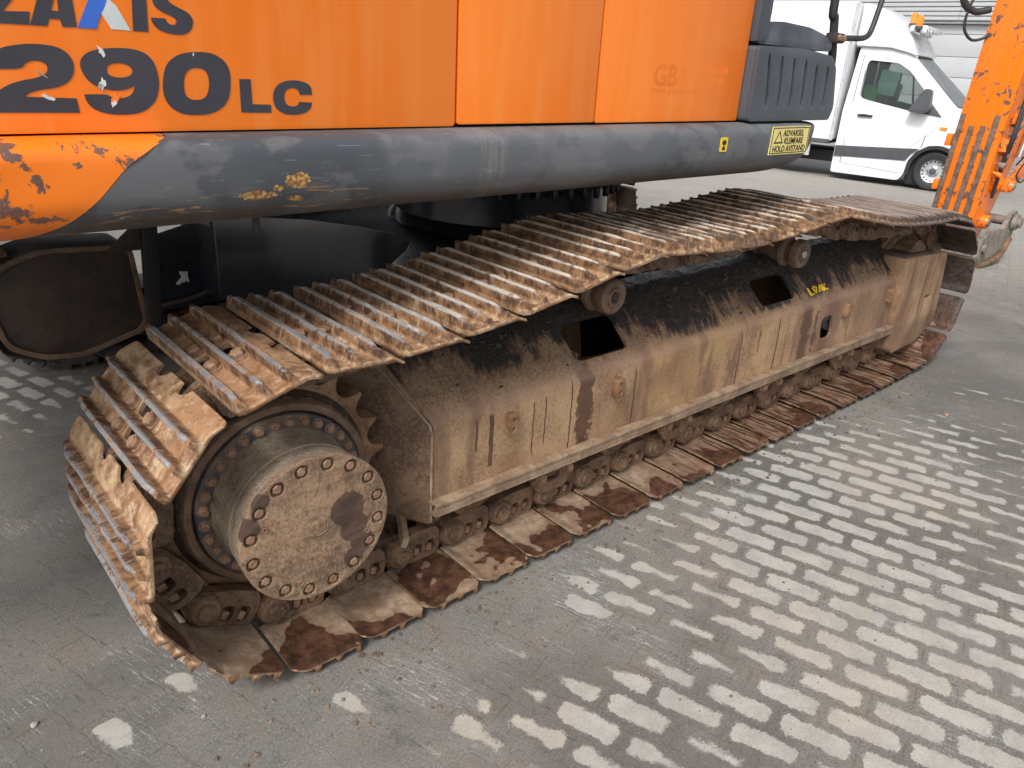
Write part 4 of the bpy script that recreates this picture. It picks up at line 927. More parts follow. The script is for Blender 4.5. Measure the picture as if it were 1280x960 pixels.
def skirt(name, xa, xe, mat, dent=0.0, cap=False):
    n, m = 60, 34; bm = bmesh.new(); g = []
    for j in range(m + 1):
        t = j / m; y, z = skirt_pt(t); a, b = xa(t), xe(t); row = []
        for i in range(n + 1):
            f = i / n; x = a + (b - a) * f; yy, zz = y, z
            if dent:
                d = dent * (mnoise.noise(Vector((x * 5, z * 9, 1.0))) * .5 + mnoise.noise(Vector((x * 2.2, z * 4, 4.0)))) * (1 if .1 < t < .9 else .2); yy += d * .9; zz += d * .5
            if cap and f > .9:
                k = (f - .9) / .1; sh = 1 - math.sqrt(max(0, 1 - k * k)); yy += sh * (.34 - y) * .55; zz += (1.32 - z) * sh * .35; x = x
            row.append(bm.verts.new((x, yy, zz)))
        g.append(row)
    for j in range(m):
        for i in range(n): bm.faces.new((g[j][i], g[j][i + 1], g[j + 1][i + 1], g[j + 1][i]))
    if cap:
        bm.faces.new([g[j][n] for j in range(m + 1)])
    bmesh.ops.recalc_face_normals(bm, faces=bm.faces)
    return obj(name, bm_mesh(bm, name, 60), mat, up)
skirt('side_beam', xb, lambda t: 2.255 - .10 * max(0, t - .25) - .12 * max(0, t - .55), 'skirt', 0.0015, True)
skirt('counterweight_corner', lambda t: -1.75, lambda t: xb(t) - .0015, 'orangedent', .016)
box('upper_frame', (.4, 1.62, 1.22), (3.6, 2.5, .16), 'darksteel', up, None, .01)
# body behind the doors
box('upper_body', (.0, 1.60, 1.92), (3.30, 2.72, 1.14), 'orange', up, None, .03)
def panel(name, x0, x1, y=.200, z0=1.3495, z1=2.46, mat='orange', slant=0.0):
    return prism(name, roundpoly([(x0, z0), (x1, z0), (x1 + slant, z1), (x0, z1)], .008, 3), .030, (0, y, 0), (1, 0, 0), (0, 0, 1), (0, 1, 0), mat, up, (), .004)
p1 = panel('side_panel', -1.75, .4170); p2 = panel('door_panel', .4255, .9320, .1985, 1.3535); p3 = panel('front_door_panel', .9400, 1.676, .200, 1.3515)
box('seam_shadow_strip', (.0, .236, 1.9), (3.3, .006, 1.06), 'black', up, None, 0)
box('sill_backing', (.25, .250, 1.355), (3.9, .022, .12), 'black', up, None, 0)
GLYPH = {'two': [(-0.586, 1.457), (-0.531, 1.457), (-0.524, 1.467), (-0.513, 1.472), (-0.501, 1.472), (-0.491, 1.468), (-0.489, 1.458), (-0.496, 1.449), (-0.512, 1.443), (-0.533, 1.439), (-0.555, 1.432), (-0.577, 1.418), (-0.593, 1.398), (-0.599, 1.386), (-0.449, 1.385), (-0.451, 1.41), (-0.533, 1.412), (-0.525, 1.419), (-0.507, 1.424), (-0.481, 1.428), (-0.464, 1.435), (-0.453, 1.445), (-0.447, 1.459), (-0.447, 1.474), (-0.454, 1.487), (-0.468, 1.496), (-0.49, 1.499), (-0.515, 1.499), (-0.54, 1.495), (-0.557, 1.49), (-0.574, 1.48), (-0.582, 1.469)], 'nine': [(-0.367, 1.499), (-0.339, 1.498), (-0.318, 1.491), (-0.305, 1.475), (-0.301, 1.448), (-0.303, 1.429), (-0.311, 1.407), (-0.331, 1.389), (-0.354, 1.382), (-0.383, 1.381), (-0.407, 1.384), (-0.426, 1.392), (-0.435, 1.404), (-0.437, 1.417), (-0.397, 1.418), (-0.391, 1.412), (-0.377, 1.41), (-0.362, 1.413), (-0.351, 1.421), (-0.346, 1.434), (-0.358, 1.428), (-0.377, 1.424), (-0.4, 1.426), (-0.422, 1.435), (-0.433, 1.45), (-0.437, 1.466), (-0.433, 1.479), (-0.42, 1.49), (-0.399, 1.496)], 'nineh': [(-0.393, 1.461), (-0.389, 1.469), (-0.375, 1.473), (-0.359, 1.472), (-0.349, 1.466), (-0.347, 1.458), (-0.352, 1.451), (-0.367, 1.447), (-0.383, 1.448), (-0.392, 1.453)], 'zero': [(-0.16, 1.441), (-0.163, 1.423), (-0.168, 1.41), (-0.176, 1.399), (-0.187, 1.391), (-0.2, 1.385), (-0.215, 1.381), (-0.236, 1.38), (-0.256, 1.381), (-0.269, 1.385), (-0.28, 1.391), (-0.288, 1.399), (-0.293, 1.409), (-0.296, 1.421), (-0.295, 1.438), (-0.291, 1.456), (-0.286, 1.468), (-0.279, 1.478), (-0.269, 1.486), (-0.257, 1.492), (-0.243, 1.496), (-0.223, 1.498), (-0.203, 1.498), (-0.188, 1.495), (-0.177, 1.489), (-0.168, 1.482), (-0.162, 1.472), (-0.159, 1.459)], 'zeroh': [(-0.204, 1.439), (-0.206, 1.43), (-0.208, 1.424), (-0.211, 1.418), (-0.215, 1.414), (-0.22, 1.411), (-0.225, 1.409), (-0.233, 1.409), (-0.241, 1.409), (-0.246, 1.411), (-0.25, 1.414), (-0.253, 1.418), (-0.255, 1.423), (-0.255, 1.429), (-0.255, 1.438), (-0.253, 1.447), (-0.251, 1.454), (-0.248, 1.459), (-0.244, 1.463), (-0.24, 1.466), (-0.234, 1.468), (-0.226, 1.469), (-0.219, 1.468), (-0.214, 1.467), (-0.21, 1.464), (-0.207, 1.46), (-0.205, 1.455), (-0.204, 1.449)], 'ell': [(-0.141, 1.45), (-0.117, 1.45), (-0.117, 1.401), (-0.076, 1.4), (-0.076, 1.384), (-0.142, 1.385)], 'cee': [(0.021, 1.421), (0.021, 1.436), (0.01, 1.446), (-0.018, 1.451), (-0.047, 1.447), (-0.064, 1.435), (-0.071, 1.416), (-0.067, 1.394), (-0.048, 1.381), (-0.02, 1.379), (0.006, 1.384), (0.019, 1.396), (0.02, 1.405), (-0.01, 1.406), (-0.013, 1.399), (-0.025, 1.396), (-0.039, 1.399), (-0.044, 1.408), (-0.045, 1.419), (-0.04, 1.43), (-0.029, 1.435), (-0.016, 1.434), (-0.009, 1.428), (-0.008, 1.421)], 'zed': [(-0.599, 1.529), (-0.506, 1.529), (-0.503, 1.55), (-0.542, 1.548), (-0.485, 1.614), (-0.482, 1.635), (-0.573, 1.625), (-0.577, 1.606), (-0.535, 1.609), (-0.596, 1.545)], 'aye': [(-0.505, 1.529), (-0.46, 1.637), (-0.434, 1.64), (-0.432, 1.53), (-0.455, 1.529), (-0.457, 1.541), (-0.474, 1.541), (-0.479, 1.529)], 'ayeh': [(-0.469, 1.554), (-0.457, 1.554), (-0.456, 1.588)], 'exblue': [(-0.431, 1.529), (-0.4, 1.529), (-0.389, 1.554), (-0.381, 1.566), (-0.346, 1.649), (-0.375, 1.646), (-0.402, 1.584)], 'exwhite': [(-0.39, 1.558), (-0.374, 1.53), (-0.341, 1.529), (-0.361, 1.57), (-0.376, 1.582)], 'exwhite2': [(-0.395, 1.602), (-0.383, 1.603), (-0.394, 1.585), (-0.401, 1.593), (-0.412, 1.642), (-0.395, 1.644)], 'eye': [(-0.326, 1.651), (-0.303, 1.654), (-0.31, 1.529), (-0.337, 1.529)], 'ess': [(-0.302, 1.554), (-0.301, 1.545), (-0.291, 1.533), (-0.266, 1.527), (-0.246, 1.527), (-0.23, 1.535), (-0.223, 1.552), (-0.229, 1.566), (-0.251, 1.575), (-0.267, 1.583), (-0.269, 1.592), (-0.258, 1.601), (-0.243, 1.601), (-0.238, 1.593), (-0.221, 1.595), (-0.221, 1.618), (-0.235, 1.628), (-0.265, 1.626), (-0.285, 1.614), (-0.297, 1.593), (-0.295, 1.575), (-0.282, 1.565), (-0.26, 1.558), (-0.255, 1.551), (-0.259, 1.544), (-0.269, 1.544), (-0.275, 1.549), (-0.276, 1.554)]}
def smooth_glyph(pts):
    for _ in range(2):
        out = []; n = len(pts)
        for i in range(n):
            p = Vector(pts[i]); a = Vector(pts[i - 1]) - p; b = Vector(pts[(i + 1) % n]) - p
            turn = PI - a.angle(b) if a.length > 1e-6 and b.length > 1e-6 else 0
            if turn < math.radians(58) and n > 9: out += [tuple(p + a * .25), tuple(p + b * .25)]
            else: out.append(tuple(p))
        pts = out
    return pts
GLYPH = {k: smooth_glyph(v) for k, v in GLYPH.items()}
def glyph(name, key, mat, holes=(), y=.1995, parent=None):
    return prism(name, GLYPH[key], .0012, (0, y - .0008, 0), (1, 0, 0), (0, 0, 1), (0, 1, 0), mat, parent or p1, [GLYPH[h] for h in holes], 0, 0)
glyph('numeral', 'two', 'ink'); glyph('numeral', 'nine', 'ink', ['nineh']); glyph('numeral', 'zero', 'ink', ['zeroh'])
glyph('letter', 'ell', 'ink'); glyph('letter', 'cee', 'ink')
glyph('letter', 'zed', 'ink'); glyph('letter', 'aye', 'ink', ['ayeh']); glyph('letter', 'exwhite', 'white', (), .1998); glyph('letter', 'exwhite2', 'white', (), .1998); glyph('letter', 'exblue', 'blue', (), .1994)
glyph('letter', 'eye', 'ink'); glyph('letter', 'ess', 'ink')
# chips knocked out of the lettering
rc = random.Random(8)
def chip(cx, cz, s, mat, y=.1985, ang=0.0, asp=1.0):
    o = []
    for k in range(11):
        a = 2 * PI * k / 11; r = s * rc.uniform(.45, 1.2); u_, v_ = r * math.cos(a) * asp, r * math.sin(a); o.append((cx + u_ * math.cos(ang) - v_ * math.sin(ang), cz + u_ * math.sin(ang) + v_ * math.cos(ang)))
    prism('paint_chip', o, .0010, (0, y - .0004, 0), (1, 0, 0), (0, 0, 1), (0, 1, 0), mat, p1, (), 0, 0)
chip(-.403, 1.436, .007, 'white', .1984, 1.2, 1.6); chip(-.408, 1.432, .005, 'concrete', .1980, .2, 1.5); chip(-.386, 1.408, .0065, 'ghost', .1984, 1.0, 2.0); chip(-.388, 1.402, .004, 'white', .1980, .9, 2.0)
chip(-.398, 1.492, .0045, 'white', .1984, 1.9, 2.6); chip(-.495, 1.410, .005, 'white', .1984, -.4, 2.8); chip(-.57, 1.546, .010, 'ghost', .1984, -.3, 1.8); chip(-.560, 1.549, .006, 'white', .1980, -.3, 1.8)
chip(-.50, 1.45, .0018, 'concrete', .1984, -.6, 6); chip(-.23, 1.494, .0016, 'white', .1984, 1.4, 3)
# text decals
def text(body, size, O, A, B, mat, parent, sx=1.0, off=0.0, name='lettering', ext=.0006, shear=0.0):
    cu = bpy.data.curves.new('t', 'FONT'); cu.body = body; cu.size = size; cu.offset = off; cu.extrude = ext; cu.resolution_u = 3; cu.shear = shear; cu.space_character = 1.0
    to = bpy.data.objects.new('t', cu); COL.objects.link(to); dg = bpy.context.evaluated_depsgraph_get(); me = bpy.data.meshes.new_from_object(to.evaluated_get(dg)); bpy.data.objects.remove(to)
    A, B, O = Vector(A), Vector(B), Vector(O); N = A.cross(B); me.materials.clear()
    for v in me.vertices: c = v.co.copy(); v.co = O + A * (c.x * sx) + B * c.y + N * c.z
    return obj(name, me, mat, parent)
XA, ZB = (1, 0, 0), (0, 0, 1)
text('G', .085, (1.185, .1999, 1.462), XA, ZB, 'ghost', p3, 1.15, .003, ext=.0001); text('B', .085, (1.255, .1999, 1.462), XA, ZB, 'ghost', p3, 1.1, .003, ext=.0001); text('S', .085, (1.325, .1999, 1.462), XA, ZB, 'ghost', p3, 1.1, .003, ext=.0001)
text('ENTREPRENØR', .034, (1.40, .1999, 1.500), XA, ZB, 'ghost', p3, .80, .0, ext=.0001); text('5658 5535', .034, (1.40, .1999, 1.468), XA, ZB, 'ghost', p3, 1.15, .0, ext=.0001)
text('www.gbs-entreprenor.no', .034, (1.18, .1999, 1.437), XA, ZB, 'ghost', p3, 1.12, .0, ext=.0001)
# warning plate and small sticker on the beam
sy = .1245
st = prism('warning_sticker', [(1.803, 1.236), (2.070, 1.236), (2.068, 1.336), (1.806, 1.336)], .003, (0, sy, 0), XA, ZB, (0, 1, 0), 'yellow', up, (), 0, 0)
def sticker_border(): 
    o = [(1.807, 1.240), (2.066, 1.240), (2.064, 1.332), (1.810, 1.332)]; i = [(1.811, 1.243), (2.062, 1.243), (2.060, 1.329), (1.814, 1.329)]
    prism('sticker_border', o, .0012, (0, sy - .0006, 0), XA, ZB, (0, 1, 0), 'inkblack', st, [i], 0, 0)
sticker_border()
tri = [(1.826, 1.276), (1.886, 1.276), (1.856, 1.322)]; tri_i = [(1.834, 1.281), (1.878, 1.281), (1.856, 1.314)]
prism('warning_triangle', tri, .0012, (0, sy - .0006, 0), XA, ZB, (0, 1, 0), 'inkblack', st, [tri_i], 0, 0)
ty = sy - .0008
text('ADVARSEL', .031, (1.882, ty, 1.3015), XA, ZB, 'inkblack', st, .99, .0001); text('KLEMFARE', .031, (1.894, ty, 1.274), XA, ZB, 'inkblack', st, .93, .0001); text('HOLD AVSTAND', .031, (1.822, ty, 1.2465), XA, ZB, 'inkblack', st, .98, .0001)
s2 = prism('hazard_sticker', rrect(1.493, 1.533, 1.258, 1.305, .004), .003, (0, sy, 0), XA, ZB, (0, 1, 0), 'yellow2', up, (), 0, 0)
prism('hazard_mark', [(1.500 + .013 + .012 * math.cos(a), 1.288 + .009 * math.sin(a)) for a in np.linspace(0, 2 * PI, 12)[:-1]], .001, (0, sy - .0006, 0), XA, ZB, (0, 1, 0), 'inkblack', s2, (), 0, 0)
prism('hazard_mark', [(1.503, 1.264), (1.523, 1.264), (1.519, 1.276), (1.507, 1.276)], .001, (0, sy - .0006, 0), XA, ZB, (0, 1, 0), 'inkblack', s2, (), 0, 0)
# ribbed tool box at the front
tb_o = roundpoly([(1.684, 1.352), (2.255, 1.352), (2.275, 1.40), (2.235, 1.545), (2.19, 1.585), (1.98, 1.602), (1.684, 1.600)], .018)
tb = prism('tool_box', tb_o, .54, (0, .170, 0), XA, ZB, (0, 1, 0), 'plastic', up, (), .006)
grooves = []
for k in range(6):
    cx = 1.752 + k * .084; tz = 1.576 - .003 * k - (.012 if k > 3 else 0); bz = 1.392; bow = .030 - .003 * k; pl, pr_ = [], []
    for i in range(9):
        f = i / 8; xx_ = cx + bow * math.sin(f * PI / 2); zz_ = tz + (bz - tz) * f; w_ = .0105 * min(1, math.sqrt(max(.12, min(f, 1 - f) * 8)))
        pl.append((xx_ - w_, zz_)); pr_.append((xx_ + w_, zz_))
    grooves.append(pl + pr_[::-1])
prism('tool_box_face', tb_o, .0125, (0, .1565, 0), XA, ZB, (0, 1, 0), 'plastic', tb, grooves, .0035)
bm = prism_bm(roundpoly([(1.70, 1.606), (2.205, 1.600), (2.215, 1.625), (2.15, 1.655), (2.03, 1.675), (1.84, 1.683), (1.70, 1.675)], .018), .50, (0, .180, 0), XA, ZB, (0, 1, 0), (), .018); obj('tool_box_lid', bm_mesh(bm, 'tool_box_lid', 45), 'plastic2', up)
prism('cab_pillar_cover', [(1.681, 1.612), (1.738, 1.612), (1.752, 1.64), (1.760, 2.3), (1.681, 2.3)], .06, (0, .175, 0), XA, ZB, (0, 1, 0), 'plastic', up, (), .006)
box('walkway', (1.97, .75, 1.36), (.55, .9, .03), 'darksteel', up, None, .004)
# handrail and mirror arm
hr = tube('handrail', [(2.275, .20, 1.40), (2.272, .20, 1.55), (2.243, .20, 1.66), (2.225, .20, 1.72), (2.203, .20, 1.78), (2.20, .20, 2.25), (2.12, .20, 2.32), (1.9, .20, 2.32)], .0165, 'hose', up, 12)
tube('mirror_arm', [(2.232, .185, 1.652), (2.34, .185, 1.655), (2.44, .185, 1.660), (2.490, .185, 1.672), (2.515, .185, 1.705), (2.545, .185, 1.80), (2.60, .185, 1.98)], .011, 'hose', up, 10)
bm = bmesh.new(); add_box(bm, (2.236, .187, 1.650), (.072, .045, .036), None, .006); cl = obj('clamp', bm_mesh(bm, 'clamp', 40), 'hose', hr)
for s_ in (-.017, .017): put('bolt', cb, cl, Matrix.Translation((2.236 + s_, .1645, 1.650)) @ RX, True)
prism('mirror', rrect(2.54, 2.72, 1.98, 2.30, .03), .04, (0, .165, 0), XA, ZB, (0, 1, 0), 'plastic', up, (), .01)
tube('drain_peg', [(-.086, .30, 1.155), (-.087, .30, 1.108)], .009, 'darksteel', up, 6, False)

# ---- boom and arm (the arm hangs beyond the front end of the track)
AX = 7.40
prism('boom', [(2.3, 1.9), (2.2, 2.5), (4.6, 4.9), (8.0, 4.0), (8.1, 3.6), (4.9, 4.2)], .42, (0, 1.19, 0), XA, ZB, (0, 1, 0), 'orangearm', X, (), .02)
arm_prof = [(AX, 4.05), (AX, .30), (AX + .10, .12), (AX + .34, .06), (AX + .50, .40), (AX + .80, 1.3), (AX + .95, 3.9)]
arm = prism('arm', roundpoly(arm_prof, .05), .37, (0, 1.19, 0), XA, ZB, (0, 1, 0), 'orangearm', X, (), .015)
prism('arm_flange', [(AX - .012, .28), (AX - .012, 4.0), (AX + .015, 4.0), (AX + .015, .28)], .404, (0, 1.173, 0), XA, ZB, (0, 1, 0), 'orangearm', arm, (), .004)
for k, (yc, zt) in enumerate(((1.548, 1.24), (1.445, 1.14), (1.345, 1.15), (1.250, 1.25))):
    box('wear_strip', (AX - .022, yc, (zt + .29) / 2), (.024, .042, zt - .29), 'strip', arm, None, .003)
box('lug', (AX - .03, 1.60, 1.00), (.06, .05, .11), 'orangearm', arm, None, .006); box('lug', (AX + .05, 1.605, .58), (.16, .06, .10), 'orangearm', arm, None, .02)
# bucket linkage, cylinder and hoses on the front and near side of the arm
lathe('pin_boss', [(0, 0), (.05, 0), (.055, .01), (.055, .10), (.09, .12), (.09, .17)], (AX + .30, 1.02, .62), (0, 1, 0), 'orangearm', arm, 28)
lathe('pin_head', [(0, -.012), (.030, -.012), (.034, -.006), (.034, .02)], (AX + .30, 1.02, .62), (0, 1, 0), 'coupler', arm, 20)
lk2 = prism('link_bar', roundpoly([(-.07, -.06), (.62, .10), (.66, .20), (.58, .24), (-.06, .07)], .05), .05, (AX + .30, 1.05, .62), (1, 0, .15), (0, 0, 1), (0, 1, 0), 'orangearm', arm, (), .01)
cylr = tube('cylinder_rod', [(AX + .62, 1.16, .86), (AX + .80, 1.16, 1.8)], .035, 'chrome', arm, 14, False)
tube('cylinder_barrel', [(AX + .70, 1.16, 1.30), (AX + .95, 1.16, 2.6)], .065, 'orangearm', arm, 16, False)
lathe('lower_pin', [(0, 0), (.06, 0), (.065, .012), (.065, .08)], (AX + .28, 1.12, .26), (0, 1, 0), 'orangearm', arm, 24)
lathe('lower_pin_head', [(0, -.014), (.034, -.014), (.038, -.006), (.038, .02)], (AX + .28, 1.12, .26), (0, 1, 0), 'coupler', arm, 20)
for k, (a, b) in enumerate(((.10, .035), (.14, .028))):
    tube('hose', [(AX + .10 + k * .05, 1.15, 3.0), (AX + .16 + k * .04, 1.13, 1.9), (AX + .12 + k * .06, 1.12, 1.45), (AX + .06 + k * .05, 1.10, 1.10), (AX + .10 + k * .05, 1.12, .92), (AX + .16 + k * .03, 1.14, .75), (AX + .22, 1.15, .5)], .016, 'hose', arm, 8)
tube('hose', [(AX + .50, 1.12, .80), (AX + .40, 1.0, .98), (AX + .30, .98, .90), (AX + .26, 1.02, .74), (AX + .38, 1.0, .66), (AX + .52, 1.0, .74), (AX + .62, .98, .92), (AX + .70, 1.0, 1.05)], .008, 'hose', arm, 6)
tube('hose', [(AX - .02, 1.62, 2.42), (AX - .10, 1.70, 2.30), (AX - .16, 1.73, 2.12), (AX - .16, 1.72, 1.96), (AX - .10, 1.66, 1.87), (AX - .04, 1.59, 1.88), (AX, 1.54, 1.93)], .013, 'hose', arm, 8)
tube('hose', [(AX - .02, 1.60, 2.12), (AX - .12, 1.70, 2.10), (AX - .22, 1.78, 2.2), (AX - .2, 1.8, 2.5)], .030, 'hose', arm, 8)
rv = random.Random(4)
for k in range(7):
    z_ = .72 + k * .085; lathe('valve_fitting', [(0, 0), (.022 + .008 * (k % 2), 0), (.022 + .008 * (k % 2), .05), (.014, .05), (.014, .08)], (AX + .11 + k * .018, 1.10, z_), (0, 1, .3), 'coupler' if k % 3 else 'orangearm', arm, 12)
box('valve_block', (AX + .13, 1.155, .98), (.09, .07, .12), 'orangearm', arm, Matrix.Rotation(.3, 3, 'Y'), .01); box('valve_block', (AX + .20, 1.155, 1.22), (.08, .06, .10), 'orangearm', arm, Matrix.Rotation(.2, 3, 'Y'), .01)
for o_ in [arm] + [c for c in bpy.data.objects if c.parent == arm]:
    for v in o_.data.vertices: v.co.y -= (v.co.z - .3) * .045      # the arm hangs a little askew
# coupler resting on the yard
cz = gz(AX)
cp = prism('coupler_plate', roundpoly([(-.34, .02), (.20, -.02), (.46, .10), (.54, .34), (.46, .45), (.32, .42), (.20, .28), (-.10, .30), (-.32, .22)], .04), .04, (AX + .10, .98, cz + .04), XA, ZB, (0, 1, 0), 'coupler', X, [[(.40 + .04 * math.cos(a), .34 + .04 * math.sin(a)) for a in np.linspace(0, 2 * PI, 13)[:-1]]], .008)
prism('coupler_side', roundpoly([(-.34, .02), (.20, -.02), (.46, .10), (.54, .34), (.46, .45), (.32, .42), (.20, .28), (-.10, .30), (-.32, .22)], .04), .04, (AX + .10, 1.38, cz + .04), XA, ZB, (0, 1, 0), 'coupler', cp, (), .008)
tube('coupler_pin', [(AX + .50, .93, cz + .38), (AX + .50, 1.46, cz + .38)], .045, 'coupler', cp, 18, False)
tube('coupler_pin', [(AX - .12, .95, cz + .18), (AX - .12, 1.45, cz + .18)], .045, 'coupler', cp, 18, False)
lathe('coupler_collar', [(0, 0), (.05, 0), (.05, .03), (.075, .035), (.08, .07)], (AX + .50, .90, cz + .38), (0, 1, 0), 'coupler', cp, 20)
tube('coupler_bar', [(AX - .22, .96, cz + .035), (AX + .05, .955, cz + .035), (AX + .34, .96, cz + .075), (AX + .50, .97, cz + .22)], .030, 'link', cp, 10)
box('coupler_body', (AX + .02, 1.20, cz + .15), (.44, .34, .18), 'coupler', cp, None, .03)

# ================================================================== BOX VAN
K = 1.3
def vy(y): return -1.4522 + (y + 1.4522) * K
def vz(z): return 1.5277 + (z - 1.5277) * K
VX = 14.55; vb = gz(VX)
van = thing('box_van', 'white box van with orange roof beacons parked behind the orange arm', 'van', (VX + 1.0, vy(3.5), vb))
def side(pts, r=.05): return roundpoly([(vy(a), vz(b)) for a, b in pts], r)
YA = (0, 1, 0)
cabp = [(3.62, 1.80), (3.90, 1.870), (4.36, 1.885), (4.40, 1.0), (4.40, .15), (3.44, .145), (3.385, .24), (3.37, .42), (3.29, .56), (3.14, .655), (2.98, .67), (2.80, .62), (2.70, .50), (2.64, .30), (2.35, .25), (2.26, .45), (2.28, .86), (2.42, 1.03), (2.92, 1.175)]
win = [(3.80, 1.70), (4.19, 1.72), (4.215, 1.66), (4.20, 1.22), (4.10, 1.19), (3.40, 1.07), (3.13, 1.05), (3.36, 1.35), (3.62, 1.60)]
def cab_x(bm):      # tumblehome: the greenhouse leans in
    for v in bm.verts:
        if v.co.z > vz(1.12): v.co.x += (v.co.z - vz(1.12)) * .16 * (1 if v.co.x < VX + 1 else -1)
    return bm
def scab(name, pts, dx, th, mat, parent, holes=(), bev=0.0, r=.05, sm=40):
    bm = prism_bm(side(pts, r), th, (VX + dx, 0, 0), YA, ZB, (1, 0, 0), [side(h, .06) for h in holes], bev)
    return obj(name, bm_mesh(cab_x(bm), name, sm), mat, parent)
cabo = scab('cab_side', cabp, 0, .05, 'vanwhite', van, [win], .008)
scab('cab_side', cabp, 1.95, .05, 'vanwhite', van, [win], .008)
# cab skin between the sides: hood, windscreen, roof
def strip(name, pts, x0, x1, mat, th=.03, parent=van):
    bm = bmesh.new(); a = [bm.verts.new((x0, vy(p[0]), vz(p[1]))) for p in pts]; b = [bm.verts.new((x1, vy(p[0]), vz(p[1]))) for p in pts]
    for i in range(len(pts) - 1): bm.faces.new((a[i], b[i], b[i + 1], a[i + 1]))
    cab_x(bm); bmesh.ops.solidify(bm, geom=bm.faces[:], thickness=th); return obj(name, bm_mesh(bm, name, 50), mat, parent)
strip('hood', [(2.30, .30), (2.26, .45), (2.28, .86), (2.42, 1.03), (2.92, 1.17)], VX + .03, VX + 1.97, 'vanwhite')
strip('windscreen', [(2.92, 1.18), (3.28, 1.50), (3.60, 1.775)], VX + .08, VX + 1.92, 'windscreen', .02)
strip('cab_roof', [(3.61, 1.79), (3.90, 1.862), (4.36, 1.877)], VX + .03, VX + 1.97, 'vanwhite')
strip('cab_back', [(4.38, 1.86), (4.39, .2)], VX + .03, VX + 1.97, 'vangrey')
scab('door_glass', win, .028, .008, 'glass', cabo, (), 0, .06)
scab('window_seal', [(3.79, 1.712), (4.20, 1.732), (4.228, 1.665), (4.213, 1.212), (4.105, 1.178), (3.40, 1.058), (3.11, 1.038), (3.35, 1.355), (3.61, 1.61)], -.004, .010, 'black', cabo, [win], 0, .06)
scab('quarter_pillar', [(3.45, 1.08), (3.475, 1.08), (3.585, 1.57), (3.565, 1.57)], .006, .03, 'black', cabo, (), 0, .004)
# door shut lines, stripe, handle, lamp, mirror
def seam(name, pts, parent=cabo, r=.006, mat='vangrey'):
    bm = bmesh.new(); join(bm, tube_bm([Vector((VX - .002, vy(a), vz(b))) for a, b in pts], r, 6)); return obj(name, bm_mesh(cab_x(bm), name, 40), mat, parent)
door = scab('door', [(4.275, 1.79), (4.275, .30), (3.43, .245), (3.42, .58), (3.02, .98), (3.05, 1.08), (3.30, 1.33), (3.62, 1.65), (3.80, 1.76)], -.012, .014, 'vanwhite', van, [win], .004, .04)
scab('rubbing_strip', [(4.39, .535), (4.39, .385), (3.40, .425), (3.345, .52), (3.255, .60)], -.026, .03, 'vangrey', van, (), .006, .01)
seam('door_seam', [(4.285, 1.79), (4.285, 1.2), (4.285, .30)]); seam('door_seam', [(3.20, 1.0), (3.22, .75), (3.24, .62)])
scab('door_handle', [(4.175, .992), (4.10, 1.002), (3.965, .992), (3.965, .968), (4.175, .966)], -.045, .03, 'black', door, (), .006, .012)
scab('handle_recess', [(4.17, .965), (3.97, .965), (3.985, .945), (4.15, .945)], -.015, .006, 'vanpale', door, (), 0, .01)
scab('side_indicator', [(3.06, .915), (2.965, .915), (2.965, .878), (3.06, .878)], -.02, .03, 'amber', van, (), .005, .012)
scab('side_badge', [(3.28, 1.0), (3.20, 1.0), (3.20, .985), (3.28, .985)], -.008, .01, 'vangrey', van, (), 0, .004)
# mirror
bm = prism_bm(roundpoly([(vy(3.50), vz(1.09)), (vy(3.33), vz(1.40)), (vy(3.25), vz(1.38)), (vy(3.22), vz(1.12)), (vy(3.30), vz(1.07))], .05), .20, (VX - .26, 0, 0), YA, ZB, (1, 0, 0), (), .04); obj('wing_mirror', bm_mesh(bm, 'wing_mirror', 50), 'vangrey', van)
scab('mirror_triangle', [(3.37, 1.33), (3.07, 1.04), (3.36, 1.075)], -.03, .03, 'vangrey', van, (), .004, .02)
# interior
box('cab_floor', (VX + 1.0, vy(3.6), vz(.55)), (1.8, 2.0, .1), 'black', van, None, 0)
box('dashboard', (VX + 1.0, vy(3.10), vz(1.02)), (1.8, .40, .30), 'black', van, None, .04)
for dx in (.45, 1.35):
    s_ = box('seat', (VX + dx, vy(4.02), vz(1.12)), (.50, .22, .82), 'vangrey', van, Matrix.Rotation(.12, 3, 'X'), .06)
    box('headrest', (VX + dx, vy(3.98), vz(1.50)), (.28, .12, .22), 'vangrey', s_, None, .04)
box('green_reflection_block', (VX + .22, vy(4.10), vz(1.26)), (.2, .24, .34), 'green', van, None, .05)  # added block, stands in for the green in the door window reflection
box('pale_reflection_board', (VX + .22, vy(3.90), vz(1.43)), (.05, .34, .42), 'seat', van, Matrix.Rotation(.1, 3, 'X'), .02)  # added pale board, stands in for the reflection in the door window
swr = [(VX + .45 + .20 * math.cos(a), vy(3.42) + .07 * math.sin(a), vz(1.16) + .19 * math.sin(a)) for a in np.linspace(0, 2 * PI, 25)]
tube('steering_wheel', swr, .018, 'black', van, 8, False)
